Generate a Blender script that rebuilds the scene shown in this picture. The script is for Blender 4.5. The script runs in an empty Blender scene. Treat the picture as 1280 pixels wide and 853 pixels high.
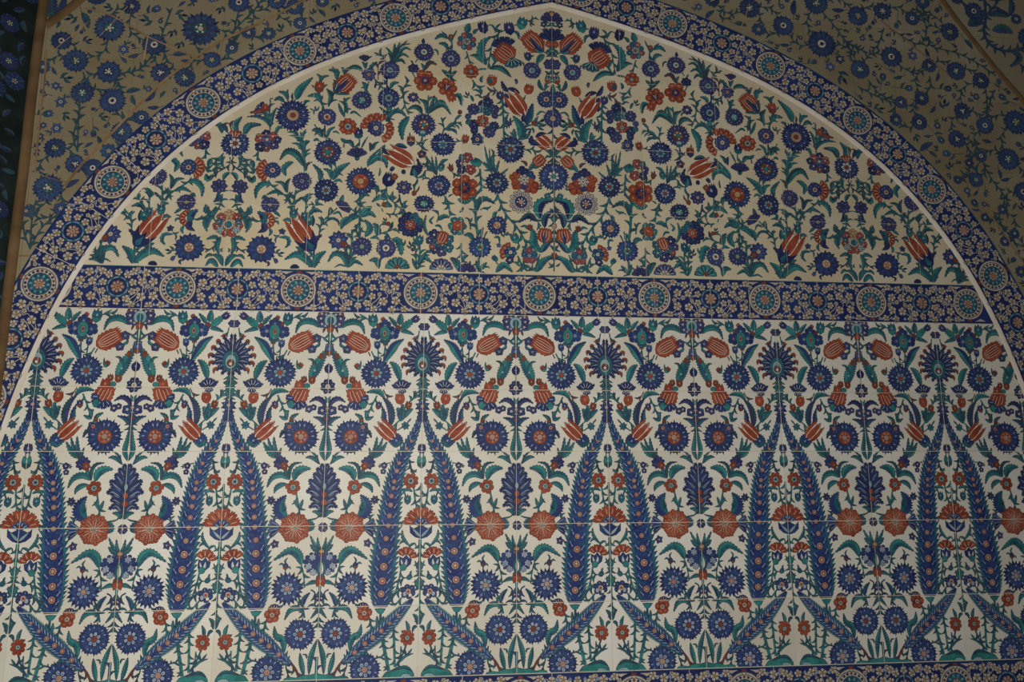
import bpy, math, random
import numpy as np
from mathutils import Matrix, Vector
from mathutils.geometry import tessellate_polygon

random.seed(7)
sc = bpy.context.scene
COL = sc.collection

# ------------------------------------------------------------------ camera
FPX = 891.27
CAM = np.array([0.55369, -1.94159, -0.19336])
YAW, PIT, ROL = 0.0960164, 0.1673006, -0.0015062
def cam_axes():
    cy, sy, cp, sp = math.cos(YAW), math.sin(YAW), math.cos(PIT), math.sin(PIT)
    f = np.array([sy*cp, cy*cp, sp]); r0 = np.array([cy, -sy, 0.0]); u0 = np.cross(r0, f)
    c, s = math.cos(ROL), math.sin(ROL)
    return c*r0+s*u0, -s*r0+c*u0, f
RT, UP, FW = cam_axes()
cd = bpy.data.cameras.new('camera'); cam = bpy.data.objects.new('camera', cd); COL.objects.link(cam)
cd.sensor_width = 36.0; cd.lens = FPX/1280*36; cd.clip_start = 0.01
cam.matrix_world = Matrix(((RT[0], UP[0], -FW[0], CAM[0]), (RT[1], UP[1], -FW[1], CAM[1]),
                           (RT[2], UP[2], -FW[2], CAM[2]), (0, 0, 0, 1)))
sc.camera = cam

# ------------------------------------------------------------------ world, light, exposure
wd = bpy.data.worlds.new('world'); sc.world = wd; wd.use_nodes = True
bg = wd.node_tree.nodes['Background']
bg.inputs[0].default_value = (0.80, 0.86, 1.0, 1); bg.inputs[1].default_value = 0.10
def area(name, loc, target, size, power, color):
    l = bpy.data.lights.new(name, 'AREA'); l.shape = 'DISK'; l.size = size; l.energy = power; l.color = color
    o = bpy.data.objects.new(name, l); COL.objects.link(o); o.location = loc
    o.rotation_euler = (Vector(target)-Vector(loc)).to_track_quat('-Z', 'Y').to_euler()
    return o
area('added_key_light', (0.10, -1.95, -0.38), (0.30, 0.0, -0.05), 0.8, 30.0, (1.0, 0.97, 0.91))  # added key lamp near the camera, no real opening; its falloff darkens the corners
vs = sc.view_settings
vs.view_transform = 'Standard'; vs.look = 'None'; vs.gamma = 1.0; vs.use_curve_mapping = False
vs.exposure = 0.0

# ------------------------------------------------------------------ materials
MATS = {}; MORD = []
def mat(name, a, b, scale=9.0, rough=0.50, spec=0.12, fine=0.0, rnd=0.0, bump=0.0):
    m = bpy.data.materials.new(name); m.use_nodes = True
    nt = m.node_tree; N = nt.nodes; L = nt.links; bs = N['Principled BSDF']
    geo = N.new('ShaderNodeNewGeometry')
    no = N.new('ShaderNodeTexNoise'); no.inputs['Scale'].default_value = scale
    no.inputs['Detail'].default_value = 4.0; no.inputs['Roughness'].default_value = 0.6
    L.new(geo.outputs['Position'], no.inputs['Vector'])
    rp = N.new('ShaderNodeValToRGB')
    rp.color_ramp.elements[0].position = 0.36; rp.color_ramp.elements[0].color = (*a, 1)
    rp.color_ramp.elements[1].position = 0.64; rp.color_ramp.elements[1].color = (*b, 1)
    L.new(no.outputs['Fac'], rp.inputs['Fac'])
    out = rp.outputs['Color']
    if fine:
        n2 = N.new('ShaderNodeTexNoise'); n2.inputs['Scale'].default_value = 170.0
        n2.inputs['Detail'].default_value = 2.0
        L.new(geo.outputs['Position'], n2.inputs['Vector'])
        mr = N.new('ShaderNodeMapRange'); mr.inputs['From Min'].default_value = 0.3; mr.inputs['From Max'].default_value = 0.7
        mr.inputs['To Min'].default_value = 1.0-fine; mr.inputs['To Max'].default_value = 1.0+fine
        L.new(n2.outputs['Fac'], mr.inputs['Value'])
        vm = N.new('ShaderNodeVectorMath'); vm.operation = 'SCALE'
        L.new(out, vm.inputs[0]); L.new(mr.outputs['Result'], vm.inputs['Scale']); out = vm.outputs['Vector']
    if rnd:
        oi = N.new('ShaderNodeObjectInfo')
        mr = N.new('ShaderNodeMapRange')
        mr.inputs['To Min'].default_value = 1.0-rnd; mr.inputs['To Max'].default_value = 1.0+rnd*0.6
        L.new(oi.outputs['Random'], mr.inputs['Value'])
        vm = N.new('ShaderNodeVectorMath'); vm.operation = 'SCALE'
        L.new(out, vm.inputs[0]); L.new(mr.outputs['Result'], vm.inputs['Scale']); out = vm.outputs['Vector']
    L.new(out, bs.inputs['Base Color'])
    bs.inputs['Roughness'].default_value = rough; bs.inputs['Specular IOR Level'].default_value = spec
    if bump:
        bp = N.new('ShaderNodeBump'); bp.inputs['Strength'].default_value = bump; bp.inputs['Distance'].default_value = 0.004
        L.new(no.outputs['Fac'], bp.inputs['Height']); L.new(bp.outputs['Normal'], bs.inputs['Normal'])
    MATS[name] = m; return m

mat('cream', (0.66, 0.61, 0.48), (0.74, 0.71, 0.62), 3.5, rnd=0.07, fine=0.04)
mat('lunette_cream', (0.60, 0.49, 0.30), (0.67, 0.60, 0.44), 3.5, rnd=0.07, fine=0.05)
mat('old_cream_shaded', (0.235, 0.185, 0.100), (0.315, 0.270, 0.175), 3.0, rnd=0.06, fine=0.08)  # yellowed glaze, darkened further to put the corner vignette into the colour
mat('blue_ground', (0.016, 0.020, 0.085), (0.026, 0.042, 0.155), 9, rnd=0.15, fine=0.12)
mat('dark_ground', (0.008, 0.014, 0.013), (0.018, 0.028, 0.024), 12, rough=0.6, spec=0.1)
mat('blue', (0.020, 0.028, 0.120), (0.032, 0.068, 0.19), 22, fine=0.15)
mat('violet', (0.034, 0.030, 0.110), (0.060, 0.060, 0.16), 22, fine=0.15)
mat('navy', (0.016, 0.022, 0.075), (0.026, 0.036, 0.12), 20)
mat('steel', (0.042, 0.068, 0.175), (0.068, 0.120, 0.245), 20, fine=0.1)
mat('green', (0.022, 0.145, 0.135), (0.045, 0.25, 0.23), 25, fine=0.15)
mat('teal', (0.018, 0.085, 0.125), (0.030, 0.15, 0.18), 25, fine=0.15)
mat('leafdark', (0.020, 0.060, 0.080), (0.030, 0.100, 0.11), 25, fine=0.1)
mat('red', (0.25, 0.046, 0.022), (0.37, 0.088, 0.044), 25, fine=0.18)
mat('rust', (0.16, 0.042, 0.025), (0.22, 0.068, 0.038), 25, fine=0.15)
mat('pink', (0.36, 0.17, 0.115), (0.45, 0.29, 0.21), 30)
mat('ink', (0.035, 0.040, 0.075), (0.050, 0.055, 0.085), 20)
mat('redink', (0.12, 0.035, 0.025), (0.17, 0.05, 0.035), 20)
mat('pale', (0.22, 0.28, 0.40), (0.40, 0.44, 0.48), 30)
mat('haze', (0.17, 0.22, 0.36), (0.34, 0.38, 0.46), 60)
mat('mint', (0.16, 0.31, 0.31), (0.30, 0.43, 0.41), 30)
mat('white', (0.66, 0.62, 0.50), (0.72, 0.68, 0.56), 20)
mat('bone', (0.42, 0.36, 0.27), (0.54, 0.47, 0.36), 40, fine=0.1)
mat('ochre', (0.42, 0.24, 0.08), (0.50, 0.30, 0.12), 30)
mat('old_blue', (0.024, 0.040, 0.105), (0.048, 0.085, 0.16), 22, fine=0.15)
mat('old_green', (0.028, 0.085, 0.085), (0.040, 0.13, 0.11), 22, fine=0.15)
mat('grout', (0.58, 0.50, 0.38), (0.66, 0.60, 0.48), 14, rough=0.9, spec=0.05)
mat('seam', (0.20, 0.11, 0.05), (0.34, 0.22, 0.11), 10, rough=0.9, spec=0.05)
mat('plaster', (0.66, 0.57, 0.44), (0.74, 0.68, 0.58), 8, rough=0.8, spec=0.1, bump=0.25)
mat('brown_stone', (0.10, 0.055, 0.024), (0.20, 0.122, 0.058), 7, rough=0.75, spec=0.1, bump=0.3)
mat('masonry', (0.30, 0.26, 0.20), (0.40, 0.35, 0.28), 4, rough=0.95, spec=0.05)
for k in MATS: MORD.append(k)

# ------------------------------------------------------------------ survey of the wall
# plane y = D of the wall as seen from the surveyed station; gives (x, z) in metres on that plane
def wall(px, py, D=0.0):
    v = FW + RT*(px-640)/FPX - UP*(py-426.5)/FPX
    t = (D-CAM[1])/v[1]
    P = CAM + t*v
    return (P[0], P[2])

class Frame:
    def __init__(s, ox, oy, w, D=0.0):
        s.ox, s.oy, s.k, s.D = ox, oy, 1280.0/w, D
        a = wall(ox+w/2, oy+w/3, D); b = wall(ox+w/2+1, oy+w/3, D)
        s.m = math.dist(a, b)/s.k
    def pt(s, x, y): return wall(s.ox+x/s.k, s.oy+y/s.k, s.D)
    def L(s, v): return v*s.m
class Flat:
    def pt(s, x, y): return (x, y)
    def L(s, v): return v
F = Flat()

# ------------------------------------------------------------------ drawing on tiles
INK = 0.0013
class Motif:
    def __init__(s, name, cen=None): s.name, s.cen, s.p = name, cen, []
    def bbox(s):
        xs = [q[0] for _, _, P in s.p for q in P]; zs = [q[1] for _, _, P in s.p for q in P]
        return min(xs), max(xs), min(zs), max(zs)
CUR = None; OUT = []; TAG = None; SUB = [0.0]
def prim(nm):
    def deco(f):
        def g(*a, name=None, cen=None, **k):
            global CUR
            if CUR is not None:
                SUB[0] += 0.13; return f(*a, **k)
            SUB[0] = 0.0
            CUR = Motif(name or nm, cen); CUR.tag = TAG
            f(*a, **k)
            if CUR.p: OUT.append(CUR)
            m = CUR; CUR = None
            return m
        return g
    return deco
class G:
    def __init__(s, name, cen=None): s.m = Motif(name, cen); s.m.tag = TAG
    def __enter__(s):
        global CUR
        CUR = s.m; SUB[0] = 0.0; return s.m
    def __exit__(s, *a):
        global CUR
        CUR = None
        if s.m.p: OUT.append(s.m)

def poly(P, m, l): CUR.p.append((l+SUB[0], m, P))
def curve(P, n=10):
    P = [np.array(p, float) for p in P]
    if len(P) == 2: return [tuple(P[0]+(P[1]-P[0])*i/n) for i in range(n+1)]
    Q = [2*P[0]-P[1]]+P+[2*P[-1]-P[-2]]
    o = []; seg = len(P)-1; per = max(2, n//seg)
    for i in range(seg):
        a, b, c, d = Q[i:i+4]
        for j in range(per):
            t = j/per
            o.append(tuple(0.5*((2*b)+(c-a)*t+(2*a-5*b+4*c-d)*t*t+(3*b-a-3*c+d)*t**3)))
    o.append(tuple(P[-1])); return o
def normals(P):
    o = []
    for i in range(len(P)):
        a = P[max(0, i-1)]; b = P[min(len(P)-1, i+1)]
        dx, dz = b[0]-a[0], b[1]-a[1]; d = math.hypot(dx, dz) or 1e-9
        o.append((-dz/d, dx/d))
    return o
def strip(P, W, m, l):
    n = normals(P)
    if not hasattr(W, '__len__'): W = [W]*len(P)
    A = [(p[0]+q[0]*w/2, p[1]+q[1]*w/2) for p, q, w in zip(P, n, W)]
    B = [(p[0]-q[0]*w/2, p[1]-q[1]*w/2) for p, q, w in zip(P, n, W)]
    for i in range(len(P)-1): poly([A[i], A[i+1], B[i+1], B[i]], m, l)
def outline(P, w, m, l):
    n = len(P)
    c = []
    for i in range(n):
        a, b, d = P[i-1], P[i], P[(i+1) % n]
        e1 = (b[0]-a[0], b[1]-a[1]); e2 = (d[0]-b[0], d[1]-b[1])
        l1 = math.hypot(*e1) or 1e-9; l2 = math.hypot(*e2) or 1e-9
        nx = -e1[1]/l1-e2[1]/l2; nz = e1[0]/l1+e2[0]/l2
        q = math.hypot(nx, nz) or 1e-9; k = w/2*min(2.0, 2/max(q, 0.6))/q
        c.append((nx*k, nz*k))
    for i in range(n):
        j = (i+1) % n
        poly([(P[i][0]+c[i][0], P[i][1]+c[i][1]), (P[j][0]+c[j][0], P[j][1]+c[j][1]),
              (P[j][0]-c[j][0], P[j][1]-c[j][1]), (P[i][0]-c[i][0], P[i][1]-c[i][1])], m, l)
def fill(P, m, l, ink='ink', w=None):
    poly(P, m, l)
    if ink: outline(P, w or INK, ink, l+1)
def ngon(c, r, n=12, sq=1.0, rot=0.0):
    return [(c[0]+r*math.cos(rot+2*math.pi*i/n), c[1]+r*sq*math.sin(rot+2*math.pi*i/n)) for i in range(n)]

def _leaf(P, w, c='green', c2='teal', teeth=5, l=3, ink='ink'):
    """P midrib base to tip in wall metres, w full width"""
    n = max(6, teeth*2) if teeth else 8
    C = curve(P, n*2); n = len(C)-1; N = normals(C)
    prof = lambda t: math.sin(math.pi*min(1, max(0, t))**0.72)**0.85 if 0 < t < 1 else 0.0
    h = w/2
    def side(s, k):
        o = []
        for i in range(1, n):
            t = i/n; q = h*prof(t)*k
            if teeth: q *= (1.16 if i % 2 == 0 else 0.80)
            j = min(n, i+1) if (teeth and i % 2 == 0) else i
            p = C[j] if (teeth and i % 2 == 0) else C[i]
            o.append((p[0]+s*N[i][0]*q, p[1]+s*N[i][1]*q))
        return o
    A = side(1, 1); B = side(-1, 1)
    ring = [C[0]]+A+[C[-1]]+B[::-1]
    for i in range(len(C)-1):   # strips, robust for bent leaves
        a0 = A[i-1] if i > 0 else C[0]; a1 = A[i] if i < n-1 else C[-1]
        b0 = B[i-1] if i > 0 else C[0]; b1 = B[i] if i < n-1 else C[-1]
        poly([a0, a1, C[i+1], C[i]] if 0 < i < n-1 else ([a0, a1, C[i+1]] if i == 0 else [a0, C[i+1], C[i]]), c, l)
        poly([b0, C[i], C[i+1], b1] if 0 < i < n-1 else ([C[0], C[i+1], b1] if i == 0 else [b0, C[i], C[i+1]]), c2 or c, l)
    outline(ring, INK, ink, l+1)
    if w > 0.009: strip(C[1:-2], 0.0009, ink, l+1)
@prim('leaf')
def leaf(P, w, c='green', c2='teal', teeth=5, l=3): _leaf([F.pt(*p) for p in P], F.L(w), c, c2, teeth, l)
def _stem(P, w, c='green', lf=0, ll=0.012, l=1):
    C = curve(P, 6*(len(P)-1)+4)
    w *= 1.0
    strip(C, w+INK*1.2, 'ink', l); strip(C, w, c, l+1)
    ln = sum(math.dist(C[i], C[i+1]) for i in range(len(C)-1))
    lf = max(lf, int(ln/0.016))
    for k in range(lf):
        t = (k+0.7)/(lf+0.4); i = min(len(C)-2, int(t*(len(C)-1)))
        d = np.array(C[i+1])-np.array(C[i]); d /= (np.linalg.norm(d) or 1)
        s = 1 if k % 2 else -1; nn = np.array((-d[1], d[0]))*s
        p = np.array(C[i]); e = p+d*ll*0.85+nn*ll*0.75; SUB[0] += 0.07
        _leaf([tuple(p), tuple(p+d*ll*0.55+nn*ll*0.32), tuple(e+nn*ll*0.25)], ll*0.36, c, 'leafdark', 0, l+1)
@prim('stem')
def stem(P, w=14, c='green', lf=0, ll=70, l=1): _stem([F.pt(*p) for p in P], F.L(w), c, lf, F.L(ll), l)

def _ros(c, r, n=12, col='blue', hr=0.42, heart=('white', 'red'), tip=1, alt=None, fleck='pale', rot=None, sq=1.0, l=5, ink='ink', ring=None):
    if rot is None: rot = random.uniform(0, 6.28)
    st = 2*math.pi/n
    def P(a, q): return (c[0]+q*math.cos(a), c[1]+q*sq*math.sin(a))
    shape = {1: ((-.46, .84), (-.25, .97), (0, 1.08), (.25, .97), (.46, .84)),
             0: ((-.46, .78), (-.34, .95), (0, 1.03), (.34, .95), (.46, .78)),
             2: ((-.46, .80), (-.30, 1.0), (0, .90), (.30, 1.0), (.46, .80)),
             3: ((-.46, .70), (-.15, .92), (0, 1.12), (.15, .92), (.46, .70))}[tip]
    jit = [random.uniform(.94, 1.05) for _ in range(n)]; jro = [random.uniform(-.06, .06)*st for _ in range(n)]
    full = []
    for k in range(n):
        full += [P(rot+k*st+jro[k]+a*st, q*r*jit[k]+INK*0.9) for a, q in shape]
    if r > 0.021 and hr > 0 and col not in ('red', 'bone'):
        back = []
        for k in range(n):
            back += [P(rot+(k+.5)*st+a*st, q*r*1.08) for a, q in ((-.45, .74), (-.12, .95), (.06, 1.12), (.14, .95), (.45, .74))]
        poly(back, 'blue' if col in ('violet', 'navy') else 'navy' if col in ('blue', 'violet', 'navy', 'steel', 'old_blue') else 'rust', l-.5)
    if r > .017 and hr > 0 and ink == 'ink' and random.random() < .5:
        poly(full, 'steel', l); outline(full, INK, 'ink', l+.4)
    else: poly(full, ink, l)
    for k in range(n):
        a0 = rot+k*st+jro[k]
        g = 0.40*st - 0.0009/r*0.3
        inner = [P(a0+g*0.8, r*hr), P(a0-g*0.8, r*hr)]
        pts = [P(a0+a*st*0.86, q*r*jit[k]) for a, q in shape]
        poly(pts+inner, (alt if alt and k % 2 else col), l+1)
        if r > 0.018 and hr > 0: poly([P(a0-.07*st, r*hr), P(a0-.03*st, r*.93), P(a0+.03*st, r*.93), P(a0+.07*st, r*hr)], 'steel' if col in ('blue', 'violet') else ink, l+1.5)
        if fleck and r > 0.008:
            d = r*0.085; m = r*(0.5+0.5*hr)*1.0; w = min(0.17*st, 0.12)
            fk = ('steel' if k % 3 == 1 else 'haze') if fleck == 'pale' else fleck
            poly([P(a0, m-d*1.3), P(a0+w, m), P(a0, m+d*1.5), P(a0-w, m)], fk, l+2)
    if hr > 0:
        h = '@h' if r*hr > .0095 else ''
        poly(ngon(c, r*hr*1.06, 14, sq), ink+h, l+2)
        petal = r*hr > .0125 and heart[0] in ('pale', 'mint', 'white')
        poly(ngon(c, r*hr*0.92, 14, sq), ('blue' if petal else heart[0])+h, l+3)
        if petal:
            for k in range(7):
                a = rot+k*2*math.pi/7; d = r*hr
                poly([P(a-.10, d*.30), P(a-.34, d*.62), P(a-.22, d*.86), P(a, d*.92), P(a+.22, d*.86), P(a+.34, d*.62), P(a+.10, d*.30)], heart[0]+h, l+3.4)
                poly([P(a, d*.45), P(a-.12, d*.66), P(a, d*.80), P(a+.12, d*.66)], random.choice(('steel', 'teal', 'haze', 'steel'))+h, l+3.8)
        if r*hr > 0.006 and not petal:
            m = max(5, n//2); base = ring or ('ink' if heart[0] in ('white', 'pale', 'mint') else 'white')
            for k in range(m):
                a = rot+k*2*math.pi/m; d = r*hr
                poly([P(a-.12, d*.45), P(a-.25, d*.75), P(a+.25, d*.75), P(a+.12, d*.45)], (base if k % 2 == 0 or r*hr < .009 else random.choice((base, 'rust', 'green', 'haze')))+h, l+4)
        poly(ngon(c, r*hr*0.46, 9, sq), ink+h, l+4); poly(ngon(c, r*hr*0.38, 9, sq), heart[1]+h, l+5)
@prim('rosette')
def ros(x, y, r, n=12, c='blue', **k): _ros(F.pt(x, y), F.L(r), n, c, **k)

def local(b, t, w):
    b, t = np.array(b, float), np.array(t, float); d = t-b; L = np.linalg.norm(d); d /= L; n = np.array((-d[1], d[0]))
    return lambda u, v: tuple(b+d*u*L+n*v*w/2)
def _tulip(b, t, w, c='red', cal='blue', l=5, cal2='teal'):
    q = local(b, t, w)
    body = [q(*p) for p in ((0, 0), (.10, .55), (.30, .92), (.55, .98), (.80, .86), (1.02, .72), (.86, .52), (.80, .35), (1.0, .05), (.97, -.08), (.80, -.38), (.84, -.55), (.98, -.78), (.78, -.88), (.55, -.98), (.30, -.92), (.10, -.55))]
    poly(body, 'white', l); outline(body, INK, 'redink', l+2)
    for s in (1, -1):
        P = [(.06, .32), (.28, .90), (.55, .95), (.80, .83), (1.0, .71), (.82, .50), (.55, .50), (.28, .46)]
        poly([q(u, v*s) for u, v in P], c, l+1)
    P = [(.05, 0), (.22, .36), (.50, .42), (.78, .30), (.98, 0), (.78, -.30), (.50, -.42), (.22, -.36)]
    poly([q(*p) for p in P], c, l+1)
    strip([q(.15, 0), q(.5, .05), q(.85, 0)], 0.0009, 'redink', l+2)
    if cal:
        P = [(-.22, 0), (-.12, .5), (.05, .82), (.34, 1.02), (.16, .55), (.13, .25), (.30, 0), (.13, -.25), (.16, -.55), (.34, -1.02), (.05, -.82), (-.12, -.5)]
        fill([q(*p) for p in P], cal, l+3); poly([q(-.18, 0), q(-.08, .3), q(.16, 0), q(-.08, -.3)], cal2, l+4)
@prim('tulip')
def tulip(bx, by, tx, ty, w, **k): _tulip(F.pt(bx, by), F.pt(tx, ty), F.L(w), **k)

def _husk(b, t, w, c='red', n=5, l=5, cal='blue', stripe='white', ink='redink', calu=.22):
    """egg shaped bloom with ragged mouth and pale stripes"""
    q = local(b, t, w)
    side = [(.0, .0), (.08, .50), (.20, .84), (.26, 1.02), (.30, .90), (.40, 1.08), (.46, .94), (.56, 1.08), (.62, .92), (.72, 1.02), (.80, .84)]
    mouth = []
    for k in range(n*2+1):
        v = .82-1.64*k/(n*2); mouth.append((1.0+.07*math.cos(v*1.6) if k % 2 == 0 else .90+.05*math.cos(v*1.6), v))
    ring = [q(*p) for p in side]+[q(*p) for p in mouth]+[q(u, -v) for u, v in side[::-1][:-1]]
    fill(ring, c, l, ink)
    if stripe:
        for k in range(n-1):
            v = -.60+1.2*k/(n-2) if n > 2 else 0
            strip([q(.12, v*.45), q(.35, v*.95), q(.62, v*1.0), q(.86, v*.8)], 0.0010, stripe, l+2); strip([q(.16, v*.45+.10), q(.35, v*.95+.12), q(.62, v*1.0+.12), q(.84, v*.8+.1)], 0.0010, ink, l+2.2)
    if cal:
        P = [(-.12, 0), (-.06, .5), (calu*.6, .92), (calu*1.5, 1.06), (calu, .55), (calu*1.4, .3), (calu*.9, 0), (calu*1.4, -.3), (calu, -.55), (calu*1.5, -1.06), (calu*.6, -.92), (-.06, -.5)]
        fill([q(*p) for p in P], cal, l+2)
@prim('pomegranate')
def husk(bx, by, tx, ty, w, **k): _husk(F.pt(bx, by), F.pt(tx, ty), F.L(w), **k)

def _fan(c, t, spread=150, n=5, col='red', inner=.30, l=5, alt=None, ink='redink', stripe='white', notch=True):
    c = np.array(c); t = np.array(t); r = np.linalg.norm(t-c); a = math.atan2(t[1]-c[1], t[0]-c[0])
    sp = math.radians(spread); st = sp/n
    P = lambda an, q: (c[0]+q*math.cos(an), c[1]+q*math.sin(an))
    for k in range(n):
        m = a-sp/2+st*(k+.5)
        sh = ((-.48, .78), (-.40, .97), (-.2, 1.02), (-.08, .93), (.08, 1.03), (.22, .95), (.38, 1.0), (.48, .78)) if notch else ((-.48, .80), (-.3, .98), (0, 1.04), (.3, .98), (.48, .80))
        pts = [P(m+x*st, q*r) for x, q in sh]+[P(m+.40*st, inner*r), P(m-.40*st, inner*r)]
        fill(pts, alt if alt and k % 2 else col, l, ink)
        if stripe and r > .012: strip([P(m, r*(inner+.12)), P(m, r*.82)], 0.0010, stripe, l+2)
@prim('carnation')
def fan(cx, cy, tx, ty, **k): _fan(F.pt(cx, cy), F.pt(tx, ty), **k)

def _bud(c, r, d=(0, 1), col='blue', cal='green', l=4, spikes=3):
    d = np.array(d, float); d /= np.linalg.norm(d); n = np.array((-d[1], d[0])); c = np.array(c)
    q = lambda u, v: tuple(c+d*u*r+n*v*r)
    top = []
    for k in range(spikes):
        v = .62-1.24*k/max(1, spikes-1) if spikes > 1 else 0
        top += [(1.25-abs(v)*.25, v)]
        if k < spikes-1: top += [(.72, v-.62/max(1, spikes-1))]
    ring = [(-.95, 0), (-.6, .62), (0, .85), (.5, .78)]+top+[(.5, -.78), (0, -.85), (-.6, -.62)]
    fill([q(*p) for p in ring], col, l, 'redink' if col in ('red', 'rust') else 'ink')
    if cal: fill([q(*p) for p in ((-1.25, 0), (-.7, .7), (-.05, .8), (-.35, .3), (-.1, 0), (-.35, -.3), (-.05, -.8), (-.7, -.7))], cal, l+2)
    if r > .009: poly([q(.1, .2), q(.55, 0), q(.1, -.2), q(-.1, 0)], 'pale' if col not in ('red', 'rust') else 'pink', l+2)
@prim('bud')
def bud(x, y, r, d=(0, -1), c='blue', cal='green', **k): _bud(F.pt(x, y), F.L(r), (d[0], -d[1]) if isinstance(F, Frame) else d, c, cal, **k)

def _sprig(c, r, a, col='green', k=3, l=2):
    c = np.array(c); d = np.array((math.cos(a), math.sin(a))); n = np.array((-d[1], d[0]))
    strip([tuple(c), tuple(c+d*r*.5), tuple(c+d*r)], max(.0014, r*.10), 'leafdark', l)
    for i in range(k):
        s = (1, -1, 0)[i % 3]; b = c+d*r*(.15+.25*i); e = b+d*r*.55+n*s*r*.5
        _leaf([tuple(b), tuple(b+d*r*.2+n*s*r*.32), tuple(e)], r*.26, col, 'leafdark', 0, l)
@prim('sprig')
def sprig(x, y, r, dx, dy, c='green', k=3):
    _sprig(F.pt(x, y), F.L(r), math.atan2(-dy if isinstance(F, Frame) else dy, dx), c, k)
@prim('disc')
def disc(x, y, r, c='blue', sq=1.0, l=5, n=14, ink='ink'): fill(ngon(F.pt(x, y), F.L(r), n, sq), c, l, ink)
@prim('mound')
def shape(P, c='green', l=4, ink='ink'): fill([F.pt(*p) for p in P], c, l, ink)

@prim('cypress_leaf')
def cypress(P, H, hearts, l=3):
    """long feathered leaf. P px path points, H half widths (frame units)"""
    n = 88
    C = curve([F.pt(*p) for p in P], n); n = len(C)-1; N = normals(C)
    s = np.linspace(0, 1, len(P)); h = np.interp(np.linspace(0, 1, n+1), s, [F.L(v) for v in H])
    A, B, A2, B2 = [], [], [], []
    for i in range(n+1):
        d = np.array(C[max(0, i-1)])-np.array(C[min(n, i+1)]); d /= np.linalg.norm(d)
        k = 1.24 if i % 2 else .88
        sh = d*min(h[i]*.5, .009)*(1 if i % 2 else 0)
        for s_, X, X2 in ((1, A, A2), (-1, B, B2)):
            X.append((C[i][0]+s_*N[i][0]*h[i]*k+sh[0], C[i][1]+s_*N[i][1]*h[i]*k+sh[1]))
            X2.append((C[i][0]+s_*N[i][0]*h[i]*.78, C[i][1]+s_*N[i][1]*h[i]*.78))
    for i in range(n):
        poly([A[i], A[i+1], A2[i+1], A2[i]], 'teal', l); poly([B[i+1], B[i], B2[i], B2[i+1]], 'teal', l)
        poly([A2[i], A2[i+1], B2[i+1], B2[i]], 'blue', l)
    outline(A+B[::-1], INK*1.1, 'navy', l+1)
    for i in range(2, n-1):
        if h[i] < .006: continue
        for s_ in (1, -1):
            for f, m in (((.46, 'pale'), (.98, 'green'), (.70, 'navy')), ((.76, 'steel'), (.36, 'navy')), ((.30, 'steel'), (.92, 'leafdark'), (.56, 'teal')), ((.62, 'haze'), (.44, 'navy'), (.86, 'steel')))[(i+(s_ > 0)) % 4]:
                c = np.array(C[i])+np.array(N[i])*s_*h[i]*f
                d = np.array(C[i-1])-np.array(C[i+1]); d /= np.linalg.norm(d); v = d*.0046+np.array(N[i])*s_*.0024
                u = np.array(N[i])*.0017
                poly([tuple(c-v), tuple(c+u-v*.1), tuple(c+v), tuple(c-u-v*.1)], m, l+1.6+f*.7+(i % 4)*.06)
    for q in hearts:
        c = F.pt(q[0], q[1]); r = F.L(q[2])
        r *= .88
        poly(ngon(c, r*1.25, 10), 'navy', l+2.5); poly(ngon(c, r, 10), 'pink', l+3)
        for k in range(6):
            a = k*math.pi/3; poly(ngon((c[0]+r*.55*math.cos(a), c[1]+r*.55*math.sin(a)), r*.22, 5), 'rust', l+4)
        poly(ngon(c, r*.3, 6), 'bone', l+4)

# ------------------------------------------------------------------ clipping
def half(P, n, d):
    """keep n.p <= d of convex polygon"""
    o = []
    for i in range(len(P)):
        a, b = P[i-1], P[i]
        da = n[0]*a[0]+n[1]*a[1]-d; db = n[0]*b[0]+n[1]*b[1]-d
        if (da <= 0) != (db <= 0):
            t = da/(da-db); o.append((a[0]+(b[0]-a[0])*t, a[1]+(b[1]-a[1])*t))
        if db <= 0: o.append(b)
    return o if len(o) > 2 else []
def tris(P):
    if len(P) == 3: return [P]
    if len(P) == 4:
        s = []
        for i in range(4):
            a, b, c = P[i-1], P[i], P[(i+1) % 4]
            s.append((b[0]-a[0])*(c[1]-b[1])-(b[1]-a[1])*(c[0]-b[0]) > 0)
        if all(s) or not any(s): return [P]
    return [[P[i] for i in t] for t in tessellate_polygon([[Vector((p[0], p[1], 0)) for p in P]])]
class Convex:
    def __init__(s, P):
        A = sum(P[i-1][0]*P[i][1]-P[i][0]*P[i-1][1] for i in range(len(P)))
        if A < 0: P = P[::-1]
        s.P = P; s.h = []
        for i in range(len(P)):
            a, b = P[i-1], P[i]; n = (b[1]-a[1], -(b[0]-a[0])); L = math.hypot(*n)
            if L < 1e-9: continue
            n = (n[0]/L, n[1]/L); s.h.append((n, n[0]*a[0]+n[1]*a[1]))
        s.N = np.array([n for n, d in s.h]); s.d = np.array([d for n, d in s.h])
    def sd(s, p): return float((s.N @ np.array(p)-s.d).max())
    def keep(s, P):
        """inside part as list of convex polys"""
        X = np.array(P); D = X @ s.N.T - s.d
        if D.max() <= 0: return [P]
        if (D.min(axis=0) > 0).any(): return []
        o = []
        for T in tris(P):
            for (n, d), k in zip(s.h, ((np.array(T) @ s.N.T - s.d).max(axis=0) > 0)):
                if k: T = half(T, n, d)
                if not T: break
            if T: o.append(T)
        return o
    def drop(s, P):
        """outside part"""
        X = np.array(P); D = X @ s.N.T - s.d
        if (D.min(axis=0) >= 0).any(): return [P]
        if D.max() <= 0: return []
        o = []
        for T in tris(P):
            for n, d in s.h:
                q = half(T, (-n[0], -n[1]), -d)
                if q: o.append(q)
                T = half(T, n, d)
                if not T: break
        return o
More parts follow.
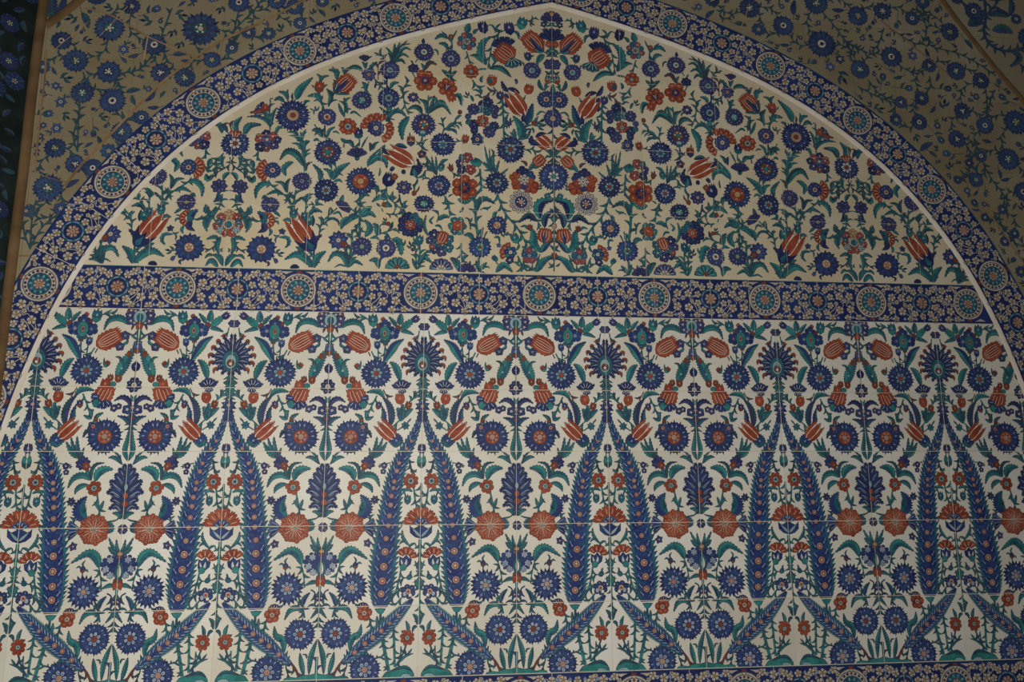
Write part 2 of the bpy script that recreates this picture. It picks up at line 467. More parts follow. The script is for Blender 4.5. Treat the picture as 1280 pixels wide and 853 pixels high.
def cut(polys, xs=(), zs=(), g=0.0008):
    if not polys: return polys
    bx = [(min(p[a] for _, _, P in polys for p in P), max(p[a] for _, _, P in polys for p in P)) for a in (0, 1)]
    for ax, J in ((0, xs), (1, zs)):
        for j in J:
            if j < bx[ax][0]-g or j > bx[ax][1]+g: continue
            o = []
            for l, m, P in polys:
                lo = min(p[ax] for p in P); hi = max(p[ax] for p in P)
                if hi < j-g or lo > j+g: o.append((l, m, P)); continue
                n = (1, 0) if ax == 0 else (0, 1)
                for T in tris(P):
                    a = half(T, n, j-g)
                    if a: o.append((l, m, a))
                    a = half(T, (-n[0], -n[1]), -(j+g))
                    if a: o.append((l, m, a))
            polys = o
    return polys
def clip(polys, fn):
    o = []
    for l, m, P in polys:
        for q in fn(P): o.append((l, m, q))
    return o

# ------------------------------------------------------------------ objects
def link(name, data, parent=None):
    o = bpy.data.objects.new(name, data); COL.objects.link(o)
    if parent is not None: o.parent = parent
    return o
def thing(name, label, cat, group=None):
    o = link(name, None); o['label'] = label; o['category'] = cat; o.empty_display_size = 0.05
    if group: o['group'] = group
    return o
def struct(o, label=None):
    o['kind'] = 'structure'
    if label: o['label'] = label
    return o
LAY = 0.00010
EPS = [0]
def build(polys, name):
    xs = [q[0] for _, _, P in polys for q in P]; zs = [q[1] for _, _, P in polys for q in P]
    cx, cz = (min(xs)+max(xs))/2, (min(zs)+max(zs))/2
    EPS[0] = (EPS[0]+1) % 24; e = EPS[0]*0.000004
    V, Fc, mi, slots = [], [], [], []
    for l, m, P in polys:
        b = len(V); y = -(0.00012+LAY*l+e)
        A = 0.0
        for i in range(len(P)): A += P[i-1][0]*P[i][1]-P[i][0]*P[i-1][1]
        if A < 0: P = P[::-1]
        V += [(p[0]-cx, y, p[1]-cz) for p in P]
        Fc.append(tuple(range(b, b+len(P))))
        m = m.split('@')[0]
        if m not in slots: slots.append(m)
        mi.append(slots.index(m))
    me = bpy.data.meshes.new(name); me.from_pydata(V, [], Fc)
    for s in slots: me.materials.append(MATS[s])
    me.polygons.foreach_set('material_index', mi); me.update()
    return me, cx, cz
def comps(polys, cell=.007):
    """groups of polygons that lie apart from each other"""
    par = list(range(len(polys))); own = {}
    def find(a):
        while par[a] != a: par[a] = par[par[a]]; a = par[a]
        return a
    for k, (l, m, P) in enumerate(polys):
        i0, i1 = int(min(p[0] for p in P)//cell), int(max(p[0] for p in P)//cell)
        j0, j1 = int(min(p[1] for p in P)//cell), int(max(p[1] for p in P)//cell)
        for i in range(i0, i1+2):
            for j in range(j0, j1+2):
                if (i, j) in own: par[find(k)] = find(own[(i, j)])
                else: own[(i, j)] = k
    g = {}
    for k in range(len(polys)): g.setdefault(find(k), []).append(polys[k])
    return list(g.values())
def pair(m, polys):
    """mesh of a motif and, for large blossoms, of its heart"""
    if m.name in ('rosette', 'lace_rosette'):
        h = [q for q in polys if '@h' in q[1]]; b = [q for q in polys if '@h' not in q[1]]
        if h and b: return build(b, m.name)+build(h, 'flower_heart')
    return build(polys, m.name)+(None, 0, 0)
def place(name, pr, parent, loc, s=1.0):
    me, cx, cz, hm, hx, hz = pr
    o = link(name, me, parent); o.location = loc; o.scale = (s, 1, 1)
    if hm is not None:
        c = link('flower_heart', hm, o); c.location = (hx-cx, 0, hz-cz)
    return o
def put(m, parent, y=0.0, polys=None):
    polys = m.p if polys is None else polys
    if not polys: return None
    pr = pair(m, polys)
    return place(m.name, pr, parent, (pr[1], y, pr[2]))
def prism(name, pieces, parent, material, y0, y1, bev=0.0):
    """slab of convex / simple outlines, front face at y0 (towards the room), back at y1"""
    V, Fc = [], []
    allp = [p for P in pieces for p in P]
    cx = (min(p[0] for p in allp)+max(p[0] for p in allp))/2; cz = (min(p[1] for p in allp)+max(p[1] for p in allp))/2
    for P in pieces:
        A = sum(P[i-1][0]*P[i][1]-P[i][0]*P[i-1][1] for i in range(len(P)))
        if A < 0: P = P[::-1]
        b = len(V); n = len(P)
        V += [(p[0]-cx, 0, p[1]-cz) for p in P]+[(p[0]-cx, y1-y0, p[1]-cz) for p in P]
        Fc.append(tuple(range(b, b+n)))
        Fc += [(b+i, b+n+i, b+n+(i+1) % n, b+(i+1) % n) for i in range(n)]
        Fc.append(tuple(b+n+i for i in range(n-1, -1, -1)))
    me = bpy.data.meshes.new(name); me.from_pydata(V, [], Fc); me.materials.append(MATS[material]); me.update()
    o = link(name, me, parent); o.location = (cx, y0, cz)
    return o
def box(name, x0, x1, y0, y1, z0, z1, material, parent=None):
    return prism(name, [[(x0, z0), (x1, z0), (x1, z1), (x0, z1)]], parent, material, y0, y1)
def mirrored(m, X, name=None):
    q = Motif(name or m.name, m.cen); q.tag = getattr(m, 'tag', None)
    q.p = [(l, c, [(2*X-p[0], p[1]) for p in P]) for l, c, P in m.p]
    return q

# ------------------------------------------------------------------ arch
AX = 0.8625                                                        # axis of the arch
prof = np.array([(0, 1.169), (.09, 1.146), (.2, 1.115), (.3, 1.085), (.42, 1.04), (.53, .996), (.61, .966), (.68, .933), (.765, .885), (.85, .828),
 (.908, .78), (.972, .727), (1.02, .680), (1.10, .597), (1.182, .497), (1.235, .405), (1.272, .328), (1.308, .249), (1.337, .172), (1.362, .1),
 (1.388, .01), (1.414, -.085), (1.436, -.19), (1.455, -.31), (1.470, -.45), (1.480, -.62), (1.486, -.80), (1.488, -.95)])
ch = np.concatenate([[0], np.cumsum(np.linalg.norm(np.diff(prof, axis=0), axis=1))]); ch /= ch[-1]
wt = np.ones(len(ch)); wt[0] = 6; wt[-1] = 4
cxp = np.polynomial.Polynomial.fit(ch, prof[:, 0], 8, w=wt); czp = np.polynomial.Polynomial.fit(ch, prof[:, 1], 8, w=wt)
tt = np.linspace(0, 1, 90)
HALF = np.stack([cxp(tt), czp(tt)], 1); HALF[0, 0] = 0
def offset(P, d):
    n = np.array(normals([tuple(p) for p in P])); o = P+n*d            # normals of right half point outwards/up
    return o
def arch_line(d):
    """offset curve left foot -> apex -> right foot, wall metres"""
    o = offset(HALF, d)
    # cut at the axis
    k = np.argmax(o[:, 0] > 0)
    if o[0, 0] < 0:
        a, b = o[k-1], o[k]; t = -a[0]/(b[0]-a[0]); top = a+(b-a)*t
    else:
        a, b = o[0], o[1]; t = -a[0]/(b[0]-a[0]); top = a+(b-a)*t; k = 0
    r = np.vstack([[0, top[1]], o[max(k, 1):]])
    L = r[::-1].copy(); L[:, 0] *= -1
    c = np.vstack([L, r[1:]]); c[:, 0] += AX
    return [tuple(p) for p in c]
def hull(P):
    P = sorted(set(P)); 
    def h(Q):
        o = []
        for p in Q:
            while len(o) > 1 and (o[-1][0]-o[-2][0])*(p[1]-o[-2][1])-(o[-1][1]-o[-2][1])*(p[0]-o[-2][0]) <= 0: o.pop()
            o.append(p)
        return o[:-1]
    return h(P)+h(P[::-1])
FIL_IN, FIL_OUT, B_OUT = -0.004, 0.007, 0.124
INNER = Convex(hull(arch_line(FIL_IN)))
MID = Convex(hull(arch_line(FIL_OUT)))
OUTER = Convex(hull(arch_line(B_OUT)))
Z_BT, Z_BB = 0.3269, 0.2086                                          # frieze
Z_A, Z_B, Z_C, Z_D, Z_E = 0.0, -0.1667, -0.3577, -0.5593, -0.7326    # tile courses of the lower panel
FRONT = -0.006                                                       # face of border and spandrels

# masonry behind the tiles
wb = struct(box('wall_back', -1.6, 3.2, 0.014, 0.30, -1.4, 2.2, 'masonry'), 'plain masonry wall behind the tile work')

def WF(x, y): return wall(x, y, FRONT)
# corner rib at the left end of the wall, rib of the vault on the right
CL = [WF(67, -110), WF(55, 0), WF(47, 60), WF(38.5, 130), WF(30, 210), WF(21, 280), WF(13, 345), WF(4, 420), WF(-6, 500), WF(-16, 590), WF(-28, 720), WF(-44, 900), WF(-74, 1180)]
CR = [WF(1090, -150), WF(1135, -60), WF(1178, 0), WF(1196, 25), WF(1216, 50), WF(1246, 88), WF(1282, 130), WF(1330, 200), WF(1375, 290)]
def line_half(A, B, inside):
    (ax_, az), (bx, bz) = A, B; n = (bz-az, -(bx-ax_)); L = math.hypot(*n); n = (n[0]/L, n[1]/L); d = n[0]*ax_+n[1]*az
    return (n, d) if n[0]*inside[0]+n[1]*inside[1]-d <= 0 else ((-n[0], -n[1]), -d)
LEFT_END = line_half(CL[-3], CL[1], (AX, .5))
RIB_LINE = line_half(CR[1], CR[6], (AX, .5))
def keep_half(h):
    return lambda P: [q for t in (tris(P) if len(P) > 4 else [P]) for q in [half(t, h[0], h[1])] if q]

# ================================================================== lower panel
COLX = {}
for i, q in {-2: (22.5, 677.5), -1: (156.7, 614), 0: (280.9, 589), 1: (405.3, 601.5), 2: (526.5, 600), 3: (645.3, 600), 4: (760.4, 600), 5: (873, 601), 6: (981, 600), 7: (1087.5, 614), 8: (1187, 596.5)}.items():
    COLX[i] = wall(*q)[0]
st = (COLX[8]-COLX[-2])/10
for i in (-3, -4): COLX[i] = COLX[i+1]-st
for i in (9, 10): COLX[i] = COLX[i-1]+st
XA, XB = COLX[2], COLX[3]
OUT = []
LF = [Frame(520, y, 135) for y in (385, 465, 545, 625, 700, 763)]
def sym(X):
    for l, m, P in list(CUR.p): CUR.p.append((l+.06, m, [(2*X-p[0], p[1]) for p in P]))
def P_(x, y): return F.pt(x, y)

# ---- L0
F = LF[0]
with G('bud', 'A'):
    ros(78, 225, 44, 6, 'violet', hr=0); stem([(40, 270), (20, 380)], 8); sym(XA)
with G('palmette', 'A'):
    c = (75, 640)
    stem([(75, 780), (75, 1060)], 14)
    for a, r, w in ((168, 190, 55), (146, 215, 60), (124, 235, 62), (102, 255, 66), (82, 265, 66), (62, 265, 64), (43, 270, 60), (25, 285, 56), (8, 300, 52)):
        t = math.radians(a); x, y = math.sin(t), -math.cos(t)
        e = (c[0]+r*x, c[1]+r*y*1.02)
        leaf([(c[0]+60*x, c[1]+80*y), (c[0]+r*.55*x, c[1]+r*.6*y-12), e], w*1.15, 'blue', 'navy', 3, 4)
        leaf([(c[0]+r*.40*x, c[1]+r*.42*y-6), (c[0]+r*.6*x, c[1]+r*.62*y-12), (c[0]+r*.86*x, c[1]+r*.86*y-6)], w*.30, 'pale', 'steel', 0, 6)
        if 20 < a < 140: leaf([(e[0]-40*x, e[1]-26*y-26), (e[0]+6, e[1]-12), (e[0]+10, e[1]+32)], 34, 'red', 'rust', 0, 6)
    sym(XA)
    disc(78, 660, 92, 'teal', 1.35, 8); disc(78, 665, 60, 'mint', 1.4, 10); disc(78, 680, 42, 'rust', 1.0, 12); disc(78, 690, 20, 'white', 1.0, 14)
with G('bud'):
    leaf([(370, 268), (300, 205), (180, 110)], 82, 'green', 'green', 4); bud(205, 142, 48, (-.75, -.65), 'violet', None, l=6)
leaf([(388, 215), (382, 150), (378, 72)], 74, teeth=4); leaf([(425, 235), (455, 185), (522, 118)], 50, teeth=3); leaf([(375, 290), (300, 290), (212, 325)], 44, teeth=4)
with G('sprig'): disc(405, 258, 32, 'rust', 1.3); stem([(340, 245), (395, 270)], 10)
with G('blossom'):
    stem([(545, 440), (560, 660)], 12, lf=2, ll=50)
    for a, b, r in ((468, 312, 76), (652, 320, 74), (557, 226, 70), (552, 392, 56)):
        ros(a, b, r, 5, 'blue' if b < 380 else 'teal', hr=.34, heart=('steel', 'haze'), tip=0, fleck=None)
    disc(556, 320, 62, 'green', 1.45, 8); disc(560, 318, 24, 'pink', 1.6, 10); disc(560, 318, 10, 'rust', 1.8, 12)
    bud(580, 162, 30, (.5, -.85), 'red', None); bud(627, 238, 34, (.5, -.85), 'rust', None); bud(545, 425, 34, (0, 1), 'rust', None)
with G('bud'):
    bud(700, 172, 66, (.1, -1), 'teal', 'green'); stem([(745, 160), (800, 150), (850, 140), (925, 175)], 8); leaf([(770, 155), (815, 130), (860, 102)], 22, teeth=0)
leaf([(1055, 270), (1000, 212), (910, 192), (830, 232), (790, 338)], 74, teeth=7)
with G('lotus', 'B'):
    for x, y, r, c in ((1080, 110, 42, 'rust'), (1072, 165, 46, 'blue'), (1085, 228, 44, 'violet'), (1130, 120, 45, 'blue'), (1125, 250, 36, 'steel')): ros(x, y, r, 5, c, hr=.3)
    leaf([(1120, 270), (1100, 330)], 24, 'rust', 'rust', 0); stem([(1165, 310), (1172, 470)], 12, lf=2, ll=60); leaf([(1165, 440), (1120, 400), (1090, 372)], 24, teeth=0)
    sym(XB); disc(1182, 185, 72, 'mint', 1.1, 10); disc(1182, 190, 36, 'teal', 1.3, 12); bud(1182, 275, 46, (0, 1), 'red', 'rust', l=10)
with G('pomegranate'): husk(722, 515, 985, 365, 205, cal=None, n=6); stem([(705, 530), (650, 640)], 10); stem([(740, 540), (715, 590)], 8, 'rust')
with G('blossom'):
    ros(1035, 395, 48, 5, 'violet', hr=.3, heart=('mint', 'teal')); ros(985, 520, 50, 5, 'violet', hr=.3, heart=('mint', 'teal')); leaf([(1000, 500), (1060, 470), (1055, 410)], 30, teeth=0)
leaf([(560, 668), (470, 510), (420, 440), (330, 378)], 92, 'green', 'blue', 8)
with G('bud'): bud(640, 455, 42, (.1, -1), 'steel', 'blue'); stem([(630, 500), (620, 640)], 9, lf=2, ll=40)
ros(637, 790, 160, 14, 'blue', hr=.46, heart=('mint', 'red'), tip=1)
leaf([(355, 880), (385, 770), (430, 690), (490, 652)], 80, teeth=5)
with G('bud'): bud(858, 715, 36, (.5, -.6), 'rust', 'green'); leaf([(830, 740), (825, 690), (822, 645)], 20, teeth=0)
with G('leaf_spire'):
    leaf([(975, 890), (1030, 760), (1090, 640), (1178, 490)], 120, 'green', 'teal', 7)
    leaf([(1050, 740), (1000, 650), (945, 632)], 30, 'green', 'leafdark', 0); disc(1025, 765, 18, 'mint'); bud(1095, 605, 34, (.4, -1), 'rust', None)
with G('bud', 'B'): bud(1180, 530, 60, (0, -1), 'steel', 'rust', spikes=4)
with G('bud', 'B'): bud(1182, 750, 56, (0, -1), 'navy', None, spikes=1); stem([(1184, 800), (1184, 920)], 7)
# ---- L1
F = LF[1]
with G('stem', 'A'):
    stem([(75, 60), (75, 340)], 20); leaf([(95, 250), (110, 180), (165, 150)], 32, teeth=0); leaf([(95, 330), (118, 250), (125, 200)], 26, teeth=0); sym(XA)
with G('rosette', 'A'): ros(75, 410, 76, 8, 'navy', hr=.3, tip=3, heart=('pink', 'white'), rot=.39)
with G('stem', 'A'): stem([(100, 480), (98, 600), (75, 470)], 9, 'leafdark'); sym(XA)
with G('lotus'):
    leaf([(340, 190), (290, 190), (225, 128)], 50, 'blue', 'navy', 2, 4); leaf([(340, 190), (395, 190), (455, 160)], 50, 'blue', 'navy', 2, 4)
    fan(335, 205, 345, 100, spread=120, n=4, col='blue', ink='ink', inner=.2, l=6); fan(330, 200, 325, 262, spread=110, n=3, col='steel', ink='ink', inner=.1, l=6)
with G('tulip_bud'):
    leaf([(330, 590), (330, 500), (385, 430)], 92, teeth=4); leaf([(320, 560), (270, 490), (190, 440)], 70, teeth=4); leaf([(320, 560), (310, 470), (320, 380)], 70, teeth=3)
    bud(350, 330, 66, (.1, -1), 'red', None, l=6, spikes=5); bud(250, 405, 46, (-.3, -1), 'rust', None, l=6); stem([(335, 570), (420, 650)], 10, lf=1)
with G('sprig'): stem([(235, 360), (190, 320), (150, 280)], 12); leaf([(190, 320), (160, 280), (175, 225)], 34, teeth=2); leaf([(215, 345), (220, 310), (245, 285)], 26, teeth=0)
with G('leaf_spray'):
    leaf([(455, 660), (440, 520), (480, 390), (560, 300)], 78, 'leafdark', 'violet', 7); leaf([(530, 320), (590, 250), (660, 238), (750, 258)], 62, 'green', 'teal', 5)
    stem([(550, 220), (490, 330)], 7, 'rust')
with G('sprig'):
    stem([(620, 290), (680, 420), (740, 570)], 13, lf=5, ll=55); leaf([(745, 575), (700, 560), (650, 535)], 34, teeth=2); leaf([(745, 560), (735, 510), (750, 465)], 30, teeth=2); bud(598, 405, 40, (-.2, -1), 'violet', 'rust')
leaf([(485, 620), (530, 560), (530, 500), (560, 410)], 60, 'blue', 'teal', 4); 
with G('leaf_spray'): leaf([(785, 610), (800, 545), (870, 505)], 44, 'leafdark', 'green', 3)
with G('pomegranate'):
    husk(790, 420, 920, 190, 215, col='red', calu=.34, n=6) if False else None
    husk(795, 425, 905, 195, 210, c='red', cal=None, n=5)
    fan(850, 330, 790, 450, spread=170, n=5, col='blue', ink='ink', inner=.35, l=8); disc(775, 400, 36, 'green', 1.3, 10)
    bud(860, 190, 62, (.1, -1), 'red', None, l=8)
    bud(912, 118, 40, (-.1, -1), 'rust', None, l=8); bud(1000, 125, 46, (.1, -1), 'rust', None, l=8); disc(945, 185, 36, 'green', .8, 8)
with G('rosette', 'B'): ros(1182, 195, 80, 8, 'navy', hr=.38, heart=('white', 'pink'), tip=1, rot=.39)
with G('flower_spray', 'B'):
    ros(1130, 470, 52, 5, 'blue', hr=.3); leaf([(1170, 440), (1130, 360), (1060, 330), (985, 372)], 58, 'violet', 'navy', 4)
    leaf([(1180, 380), (1170, 340), (1155, 305)], 26, teeth=0); leaf([(1190, 660), (1150, 600), (1110, 565), (1035, 545)], 56, 'teal', 'blue', 4); stem([(1187, 420), (1187, 700)], 9)
    sym(XB); disc(1187, 455, 26, 'pink'); bud(1187, 545, 34, (0, -1), 'violet', 'rust')
with G('blossom'): ros(980, 455, 42, 5, 'violet', hr=.3); ros(1030, 435, 34, 5, 'violet', hr=.3)
with G('tulip'): tulip(375, 815, 605, 595, 175, cal=None); leaf([(330, 880), (340, 800), (375, 730)], 76, 'blue', 'navy', 3, 6); leaf([(345, 885), (390, 860), (470, 815)], 60, 'blue', 'teal', 3, 6); bud(365, 825, 55, (.5, -.5), 'blue', 'teal', l=8)
with G('bud'): ros(275, 640, 46, 7, 'teal', hr=0, tip=3); stem([(315, 660), (365, 695)], 9); leaf([(250, 600), (225, 575), (210, 555)], 16, teeth=0)
with G('rosette'):
    ros(905, 775, 182, 15, 'blue', hr=.47, heart=('red', 'pink'), tip=0, ring='pink')
    ros(770, 660, 60, 6, 'violet', hr=.4, heart=('pink', 'red'), l=9); leaf([(760, 720), (700, 715), (665, 790)], 44, 'navy', 'leafdark', 2, 8); bud(790, 595, 30, (0, -1), 'rust', 'green', l=8)
# ---- L2
F = LF[2]
with G('leaf_spray', 'B'): leaf([(1180, 290), (1145, 180), (1160, 60), (1180, -110)], 54, teeth=7); sym(XB)
with G('leaf_spray'): leaf([(1130, 335), (1080, 280), (1020, 250), (970, 258)], 44, teeth=4); leaf([(1120, 320), (1090, 270), (1100, 225)], 34, teeth=2); leaf([(1090, 250), (1060, 215), (1030, 195)], 22, teeth=0)
with G('palmette', 'B'):
    for b, k, e, w in (((1190, 900), (1130, 790), (1022, 838), 84), ((1192, 800), (1100, 730), (1035, 742), 84), ((1192, 740), (1080, 640), (985, 655), 100), ((1192, 660), (1090, 580), (1012, 505), 104), ((1194, 580), (1120, 500), (1062, 432), 96), ((1194, 540), (1150, 440), (1095, 372), 92), ((1195, 520), (1170, 400), (1152, 322), 80)):
        leaf([b, k, e], w*1.12, 'blue', 'navy', 4, 4)
        leaf([(b[0]*.6+k[0]*.4, b[1]*.6+k[1]*.4), (k[0]*.8+e[0]*.2, k[1]*.8+e[1]*.2), (k[0]*.3+e[0]*.7, k[1]*.3+e[1]*.7)], w*.24, 'pale', 'steel', 0, 6)
        leaf([(b[0]*.5+k[0]*.5, b[1]*.5+k[1]*.5+22), (k[0]*.75+e[0]*.25, k[1]*.75+e[1]*.25+20)], w*.16, 'haze', 'teal', 0, 6)
    sym(XB); leaf([(1195, 620), (1195, 480), (1195, 325)], 66, 'blue', 'blue', 4, 8)
    disc(1195, 590, 22, 'mint', 1.8, 10); disc(1195, 685, 30, 'red', 1.2, 10); disc(1200, 775, 36, 'red', 1.0, 10)
    stem([(1195, 820), (1195, 950)], 22, 'leafdark')
with G('rosette'): ros(840, 600, 82, 6, 'red', hr=.40, heart=('mint', 'green'), tip=0, ink='redink', fleck=None); stem([(880, 675), (920, 860), (935, 1000)], 15, lf=0); leaf([(920, 850), (880, 790), (855, 755)], 24, teeth=0); leaf([(920, 860), (940, 800), (960, 740)], 34, teeth=2)
leaf([(800, 510), (700, 455), (600, 490), (545, 605)], 68, teeth=6); leaf([(845, 525), (870, 430), (940, 385), (1035, 388)], 92, teeth=5)
leaf([(800, 515), (795, 400), (840, 330), (925, 315)], 40, 'leafdark', 'teal', 4); leaf([(770, 560), (700, 575), (650, 610), (632, 665)], 56, teeth=4); leaf([(775, 470), (750, 420), (735, 375)], 36, teeth=2)
with G('bellflower'):
    ros(690, 318, 76, 9, 'violet', hr=0, tip=1); bud(728, 350, 46, (.6, .7), 'rust', None, l=7); disc(665, 300, 30, 'blue', l=8)
with G('leaf_spray'):
    for e, w in (((480, 70), 58), ((530, 20), 46), ((600, 10), 52), ((690, 140), 40)): leaf([(660, 265), ((660+e[0])/2-12, (265+e[1])/2+30), e], w, teeth=4)
with G('blossom'): ros(505, 350, 34, 5, 'violet', hr=.3); ros(513, 420, 30, 5, 'violet', hr=.3); stem([(480, 330), (425, 318)], 7); sprig(530, 350, 40, 1, .2)
ros(600, 755, 48, 7, 'navy', tip=3, hr=.3, heart=('violet', 'pale'))
with G('bellflower', 'A'): bud(65, 160, 52, (0, -1), 'violet', None, spikes=4); stem([(90, 200), (85, 260)], 7); sym(XA)
with G('calyx', 'A'): bud(65, 310, 62, (0, -1), 'green', 'leafdark', spikes=2)
with G('stem'): stem([(235, 260), (200, 340), (178, 440)], 16, 'leafdark', lf=3, ll=60); leaf([(165, 440), (140, 420), (120, 400)], 24, teeth=0)
ros(185, 535, 88, 8, 'red', hr=.42, heart=('mint', 'ink'), tip=0, ink='redink', fleck=None)
with G('stem'): stem([(145, 620), (125, 760), (100, 850)], 14, lf=2, ll=60); leaf([(160, 660), (215, 635), (262, 655), (230, 725)], 34, teeth=0); bud(215, 755, 46, (0, -1), 'teal', 'teal', spikes=3)
with G('stem', 'A'): stem([(62, 560), (58, 850)], 16, lf=4, ll=70)
# ---- L3
F = LF[3]
with G('carnation', 'A'):
    fan(58, 300, 58, 85, spread=175, n=6, col='red', inner=.42); fan(58, 320, 58, 215, spread=140, n=4, col='steel', inner=.1, l=8, ink='ink'); 
    shape([(-75, 300), (-40, 350), (58, 300), (156, 350), (190, 300), (185, 390), (130, 440), (58, 462), (-14, 440), (-70, 390)], 'blue', l=9)
    leaf([(58, 440), (110, 390), (165, 330)], 34, 'pale', 'mint', 0, 11); leaf([(58, 440), (6, 390), (-50, 330)], 34, 'pale', 'mint', 0, 11); disc(50, 285, 26, 'rust', l=12)
with G('stem', 'A'): stem([(52, 470), (40, 850), (40, 1060)], 24, lf=0); stem([(85, 570), (110, 515), (155, 540)], 10); leaf([(60, 830), (75, 780), (100, 720)], 24, teeth=0); sym(XA)
with G('leaf_spray'): leaf([(160, 555), (230, 480), (260, 420), (262, 350)], 36, teeth=3); leaf([(220, 490), (260, 490), (292, 525)], 26, teeth=0); leaf([(275, 320), (270, 270), (238, 238)], 20, teeth=0)
with G('carnation'):
    fan(205, 690, 175, 560, spread=150, n=4, col='red', inner=.35); shape([(140, 700), (175, 690), (205, 650), (240, 690), (280, 670), (285, 760), (245, 830), (200, 800), (150, 760)], 'blue', l=8)
    leaf([(220, 800), (200, 740), (200, 690)], 36, 'pale', 'white', 0, 10); leaf([(225, 800), (250, 740), (265, 690)], 30, 'pale', 'white', 0, 10); disc(235, 795, 38, 'green', 1, 11)
leaf([(785, 205), (710, 130), (700, 30), (765, -65)], 150, 'blue', 'teal', 7)
with G('peony'):
    for k in range(8):
        a = .2+k*math.pi/4
        ros(880+112*math.cos(a), 310-112*math.sin(a), 66, 6, 'red', hr=0, tip=0, ink='redink', fleck='pink', rot=a)
    ros(880, 310, 112, 8, 'red', hr=.26, heart=('rust', 'green'), tip=2, ink='bone', fleck='pink', rot=.2)
    for k in range(8):
        a = .2+(k+.5)*math.pi/4
        strip([F.pt(880+60*math.cos(a), 310-60*math.sin(a)), F.pt(880+135*math.cos(a), 310-135*math.sin(a))], .0013, 'bone', 12)
        for d in (-.62, -.30, .0, .30): strip([F.pt(880+118*math.cos(a+d-.16), 310-118*math.sin(a+d-.16)), F.pt(880+160*math.cos(a+d-.16), 310-160*math.sin(a+d-.16))], .0008, 'pink', 12) if abs(d) < .5 else None
with G('leaf_spray'): fan(740, 310, 575, 320, spread=85, n=4, col='steel', ink='ink', inner=.1, l=3, stripe='pale'); leaf([(690, 350), (640, 370), (600, 430)], 40, 'blue', 'navy', 0)
leaf([(1040, 350), (1060, 280), (1010, 215)], 84, 'green', 'teal', 4)
with G('sprig'): leaf([(1020, 220), (1090, 210), (1140, 190)], 16, teeth=0); leaf([(1165, 190), (1130, 130), (1065, 122)], 46, teeth=3)
ros(665, 498, 46, 5, 'violet', tip=3, hr=.2); 
with G('sprig'): leaf([(650, 230), (640, 190), (600, 165)], 24, teeth=0); leaf([(650, 220), (655, 180)], 20, teeth=0)
with G('blossom', 'B'): ros(1196, 305, 56, 4, 'violet', tip=2, hr=.2, rot=.785)
leaf([(975, 740), (930, 620), (830, 575), (650, 690)], 98, 'teal', 'green', 8)
with G('stem'): stem([(970, 735), (990, 800), (1010, 900), (1020, 1000)], 9); leaf([(990, 810), (960, 770), (915, 765)], 20, teeth=0)
with G('bud'): bud(795, 755, 34, (.05, -1), 'violet', 'rust', spikes=1); leaf([(780, 750), (750, 725), (722, 740)], 18, teeth=0); leaf([(810, 765), (840, 765), (855, 785)], 18, teeth=0); leaf([(795, 720), (790, 690), (815, 655)], 18, teeth=0); stem([(795, 790), (797, 850)], 8)
with G('leaf_spray', 'B'):
    for e, w in (((1060, 500), 46), ((1055, 395), 36), ((1140, 415), 34)): leaf([(1190, 570), ((1190+e[0])/2-10, (570+e[1])/2+25), e], w, 'teal', 'green', 3)
    sym(XB)
with G('lobed_flower', 'B'):
    ros(1105, 705, 112, 10, 'blue', hr=.0, tip=0, fleck=None)
    for a, b in ((1095, 650), (1055, 755), (1110, 820)): ros(a, b, 36, 6, 'pale', hr=.0, fleck=None, l=8)
    for a, b in ((1060, 690), (1130, 600), (1050, 810)): disc(a, b, 16, 'steel', l=8)
    sym(XB); leaf([(1200, 880), (1200, 760), (1200, 660)], 100, 'teal', 'teal', 0, 12); leaf([(1200, 850), (1200, 770), (1200, 700)], 52, 'mint', 'white', 0, 14); bud(1195, 592, 36, (0, -1), 'ochre', 'rust', l=12)
# ---- L4
F = LF[4]
with G('calyx', 'B'): bud(1195, 205, 66, (0, 1), 'red', 'rust', spikes=2, l=8)
with G('leaf_spray', 'B'): leaf([(1170, 240), (1120, 225), (1080, 235), (1020, 270)], 44, 'green', 'teal', 4); stem([(1180, 270), (1190, 390)], 8); sym(XB)
ros(825, 300, 165, 11, 'blue', hr=.48, heart=('pale', 'pink'), tip=3, ring='blue')
with G('sprig'): stem([(950, 390), (1000, 500), (1035, 640)], 15, 'teal', lf=1); leaf([(1010, 500), (1020, 420), (1085, 345)], 52, 'teal', 'blue', 4); leaf([(1000, 500), (970, 470), (945, 455)], 24, teeth=0); leaf([(1020, 590), (1000, 570), (970, 575)], 24, teeth=0)
leaf([(1010, 555), (930, 525), (860, 560), (808, 668)], 62, 'green', 'teal', 6)
with G('vine', 'B'):
    stem([(1090, 315), (1130, 340), (1150, 385), (1165, 400)], 10, 'blue'); ros(1168, 412, 30, 5, 'violet', hr=.3); stem([(1050, 540), (1090, 490), (1140, 480), (1165, 430)], 9, 'teal')
    leaf([(1195, 480), (1160, 570), (1100, 650)], 34, teeth=4); stem([(1192, 440), (1192, 760)], 7, 'teal'); sym(XB)
with G('rosette'): ros(670, 605, 88, 5, 'red', hr=.34, heart=('pink', 'green'), tip=0, ink='redink', fleck='pink'); fan(690, 560, 688, 480, spread=150, n=5, col='violet', ink='ink', inner=.1, l=3); stem([(615, 650), (590, 740), (570, 880)], 15, lf=4, ll=60)
with G('stem'): stem([(800, 470), (755, 530)], 10, 'teal', lf=1)
with G('rosette'):
    ros(165, 372, 84, 6, 'blue', hr=.42, heart=('pink', 'red'), tip=0); disc(140, 415, 22, 'white', l=10); disc(205, 400, 24, 'pale', 1.2, 10)
    stem([(225, 425), (280, 490), (325, 540)], 13, lf=1)
with G('stem'): stem([(262, 115), (280, 240), (320, 380), (375, 480)], 15, lf=5, ll=60)
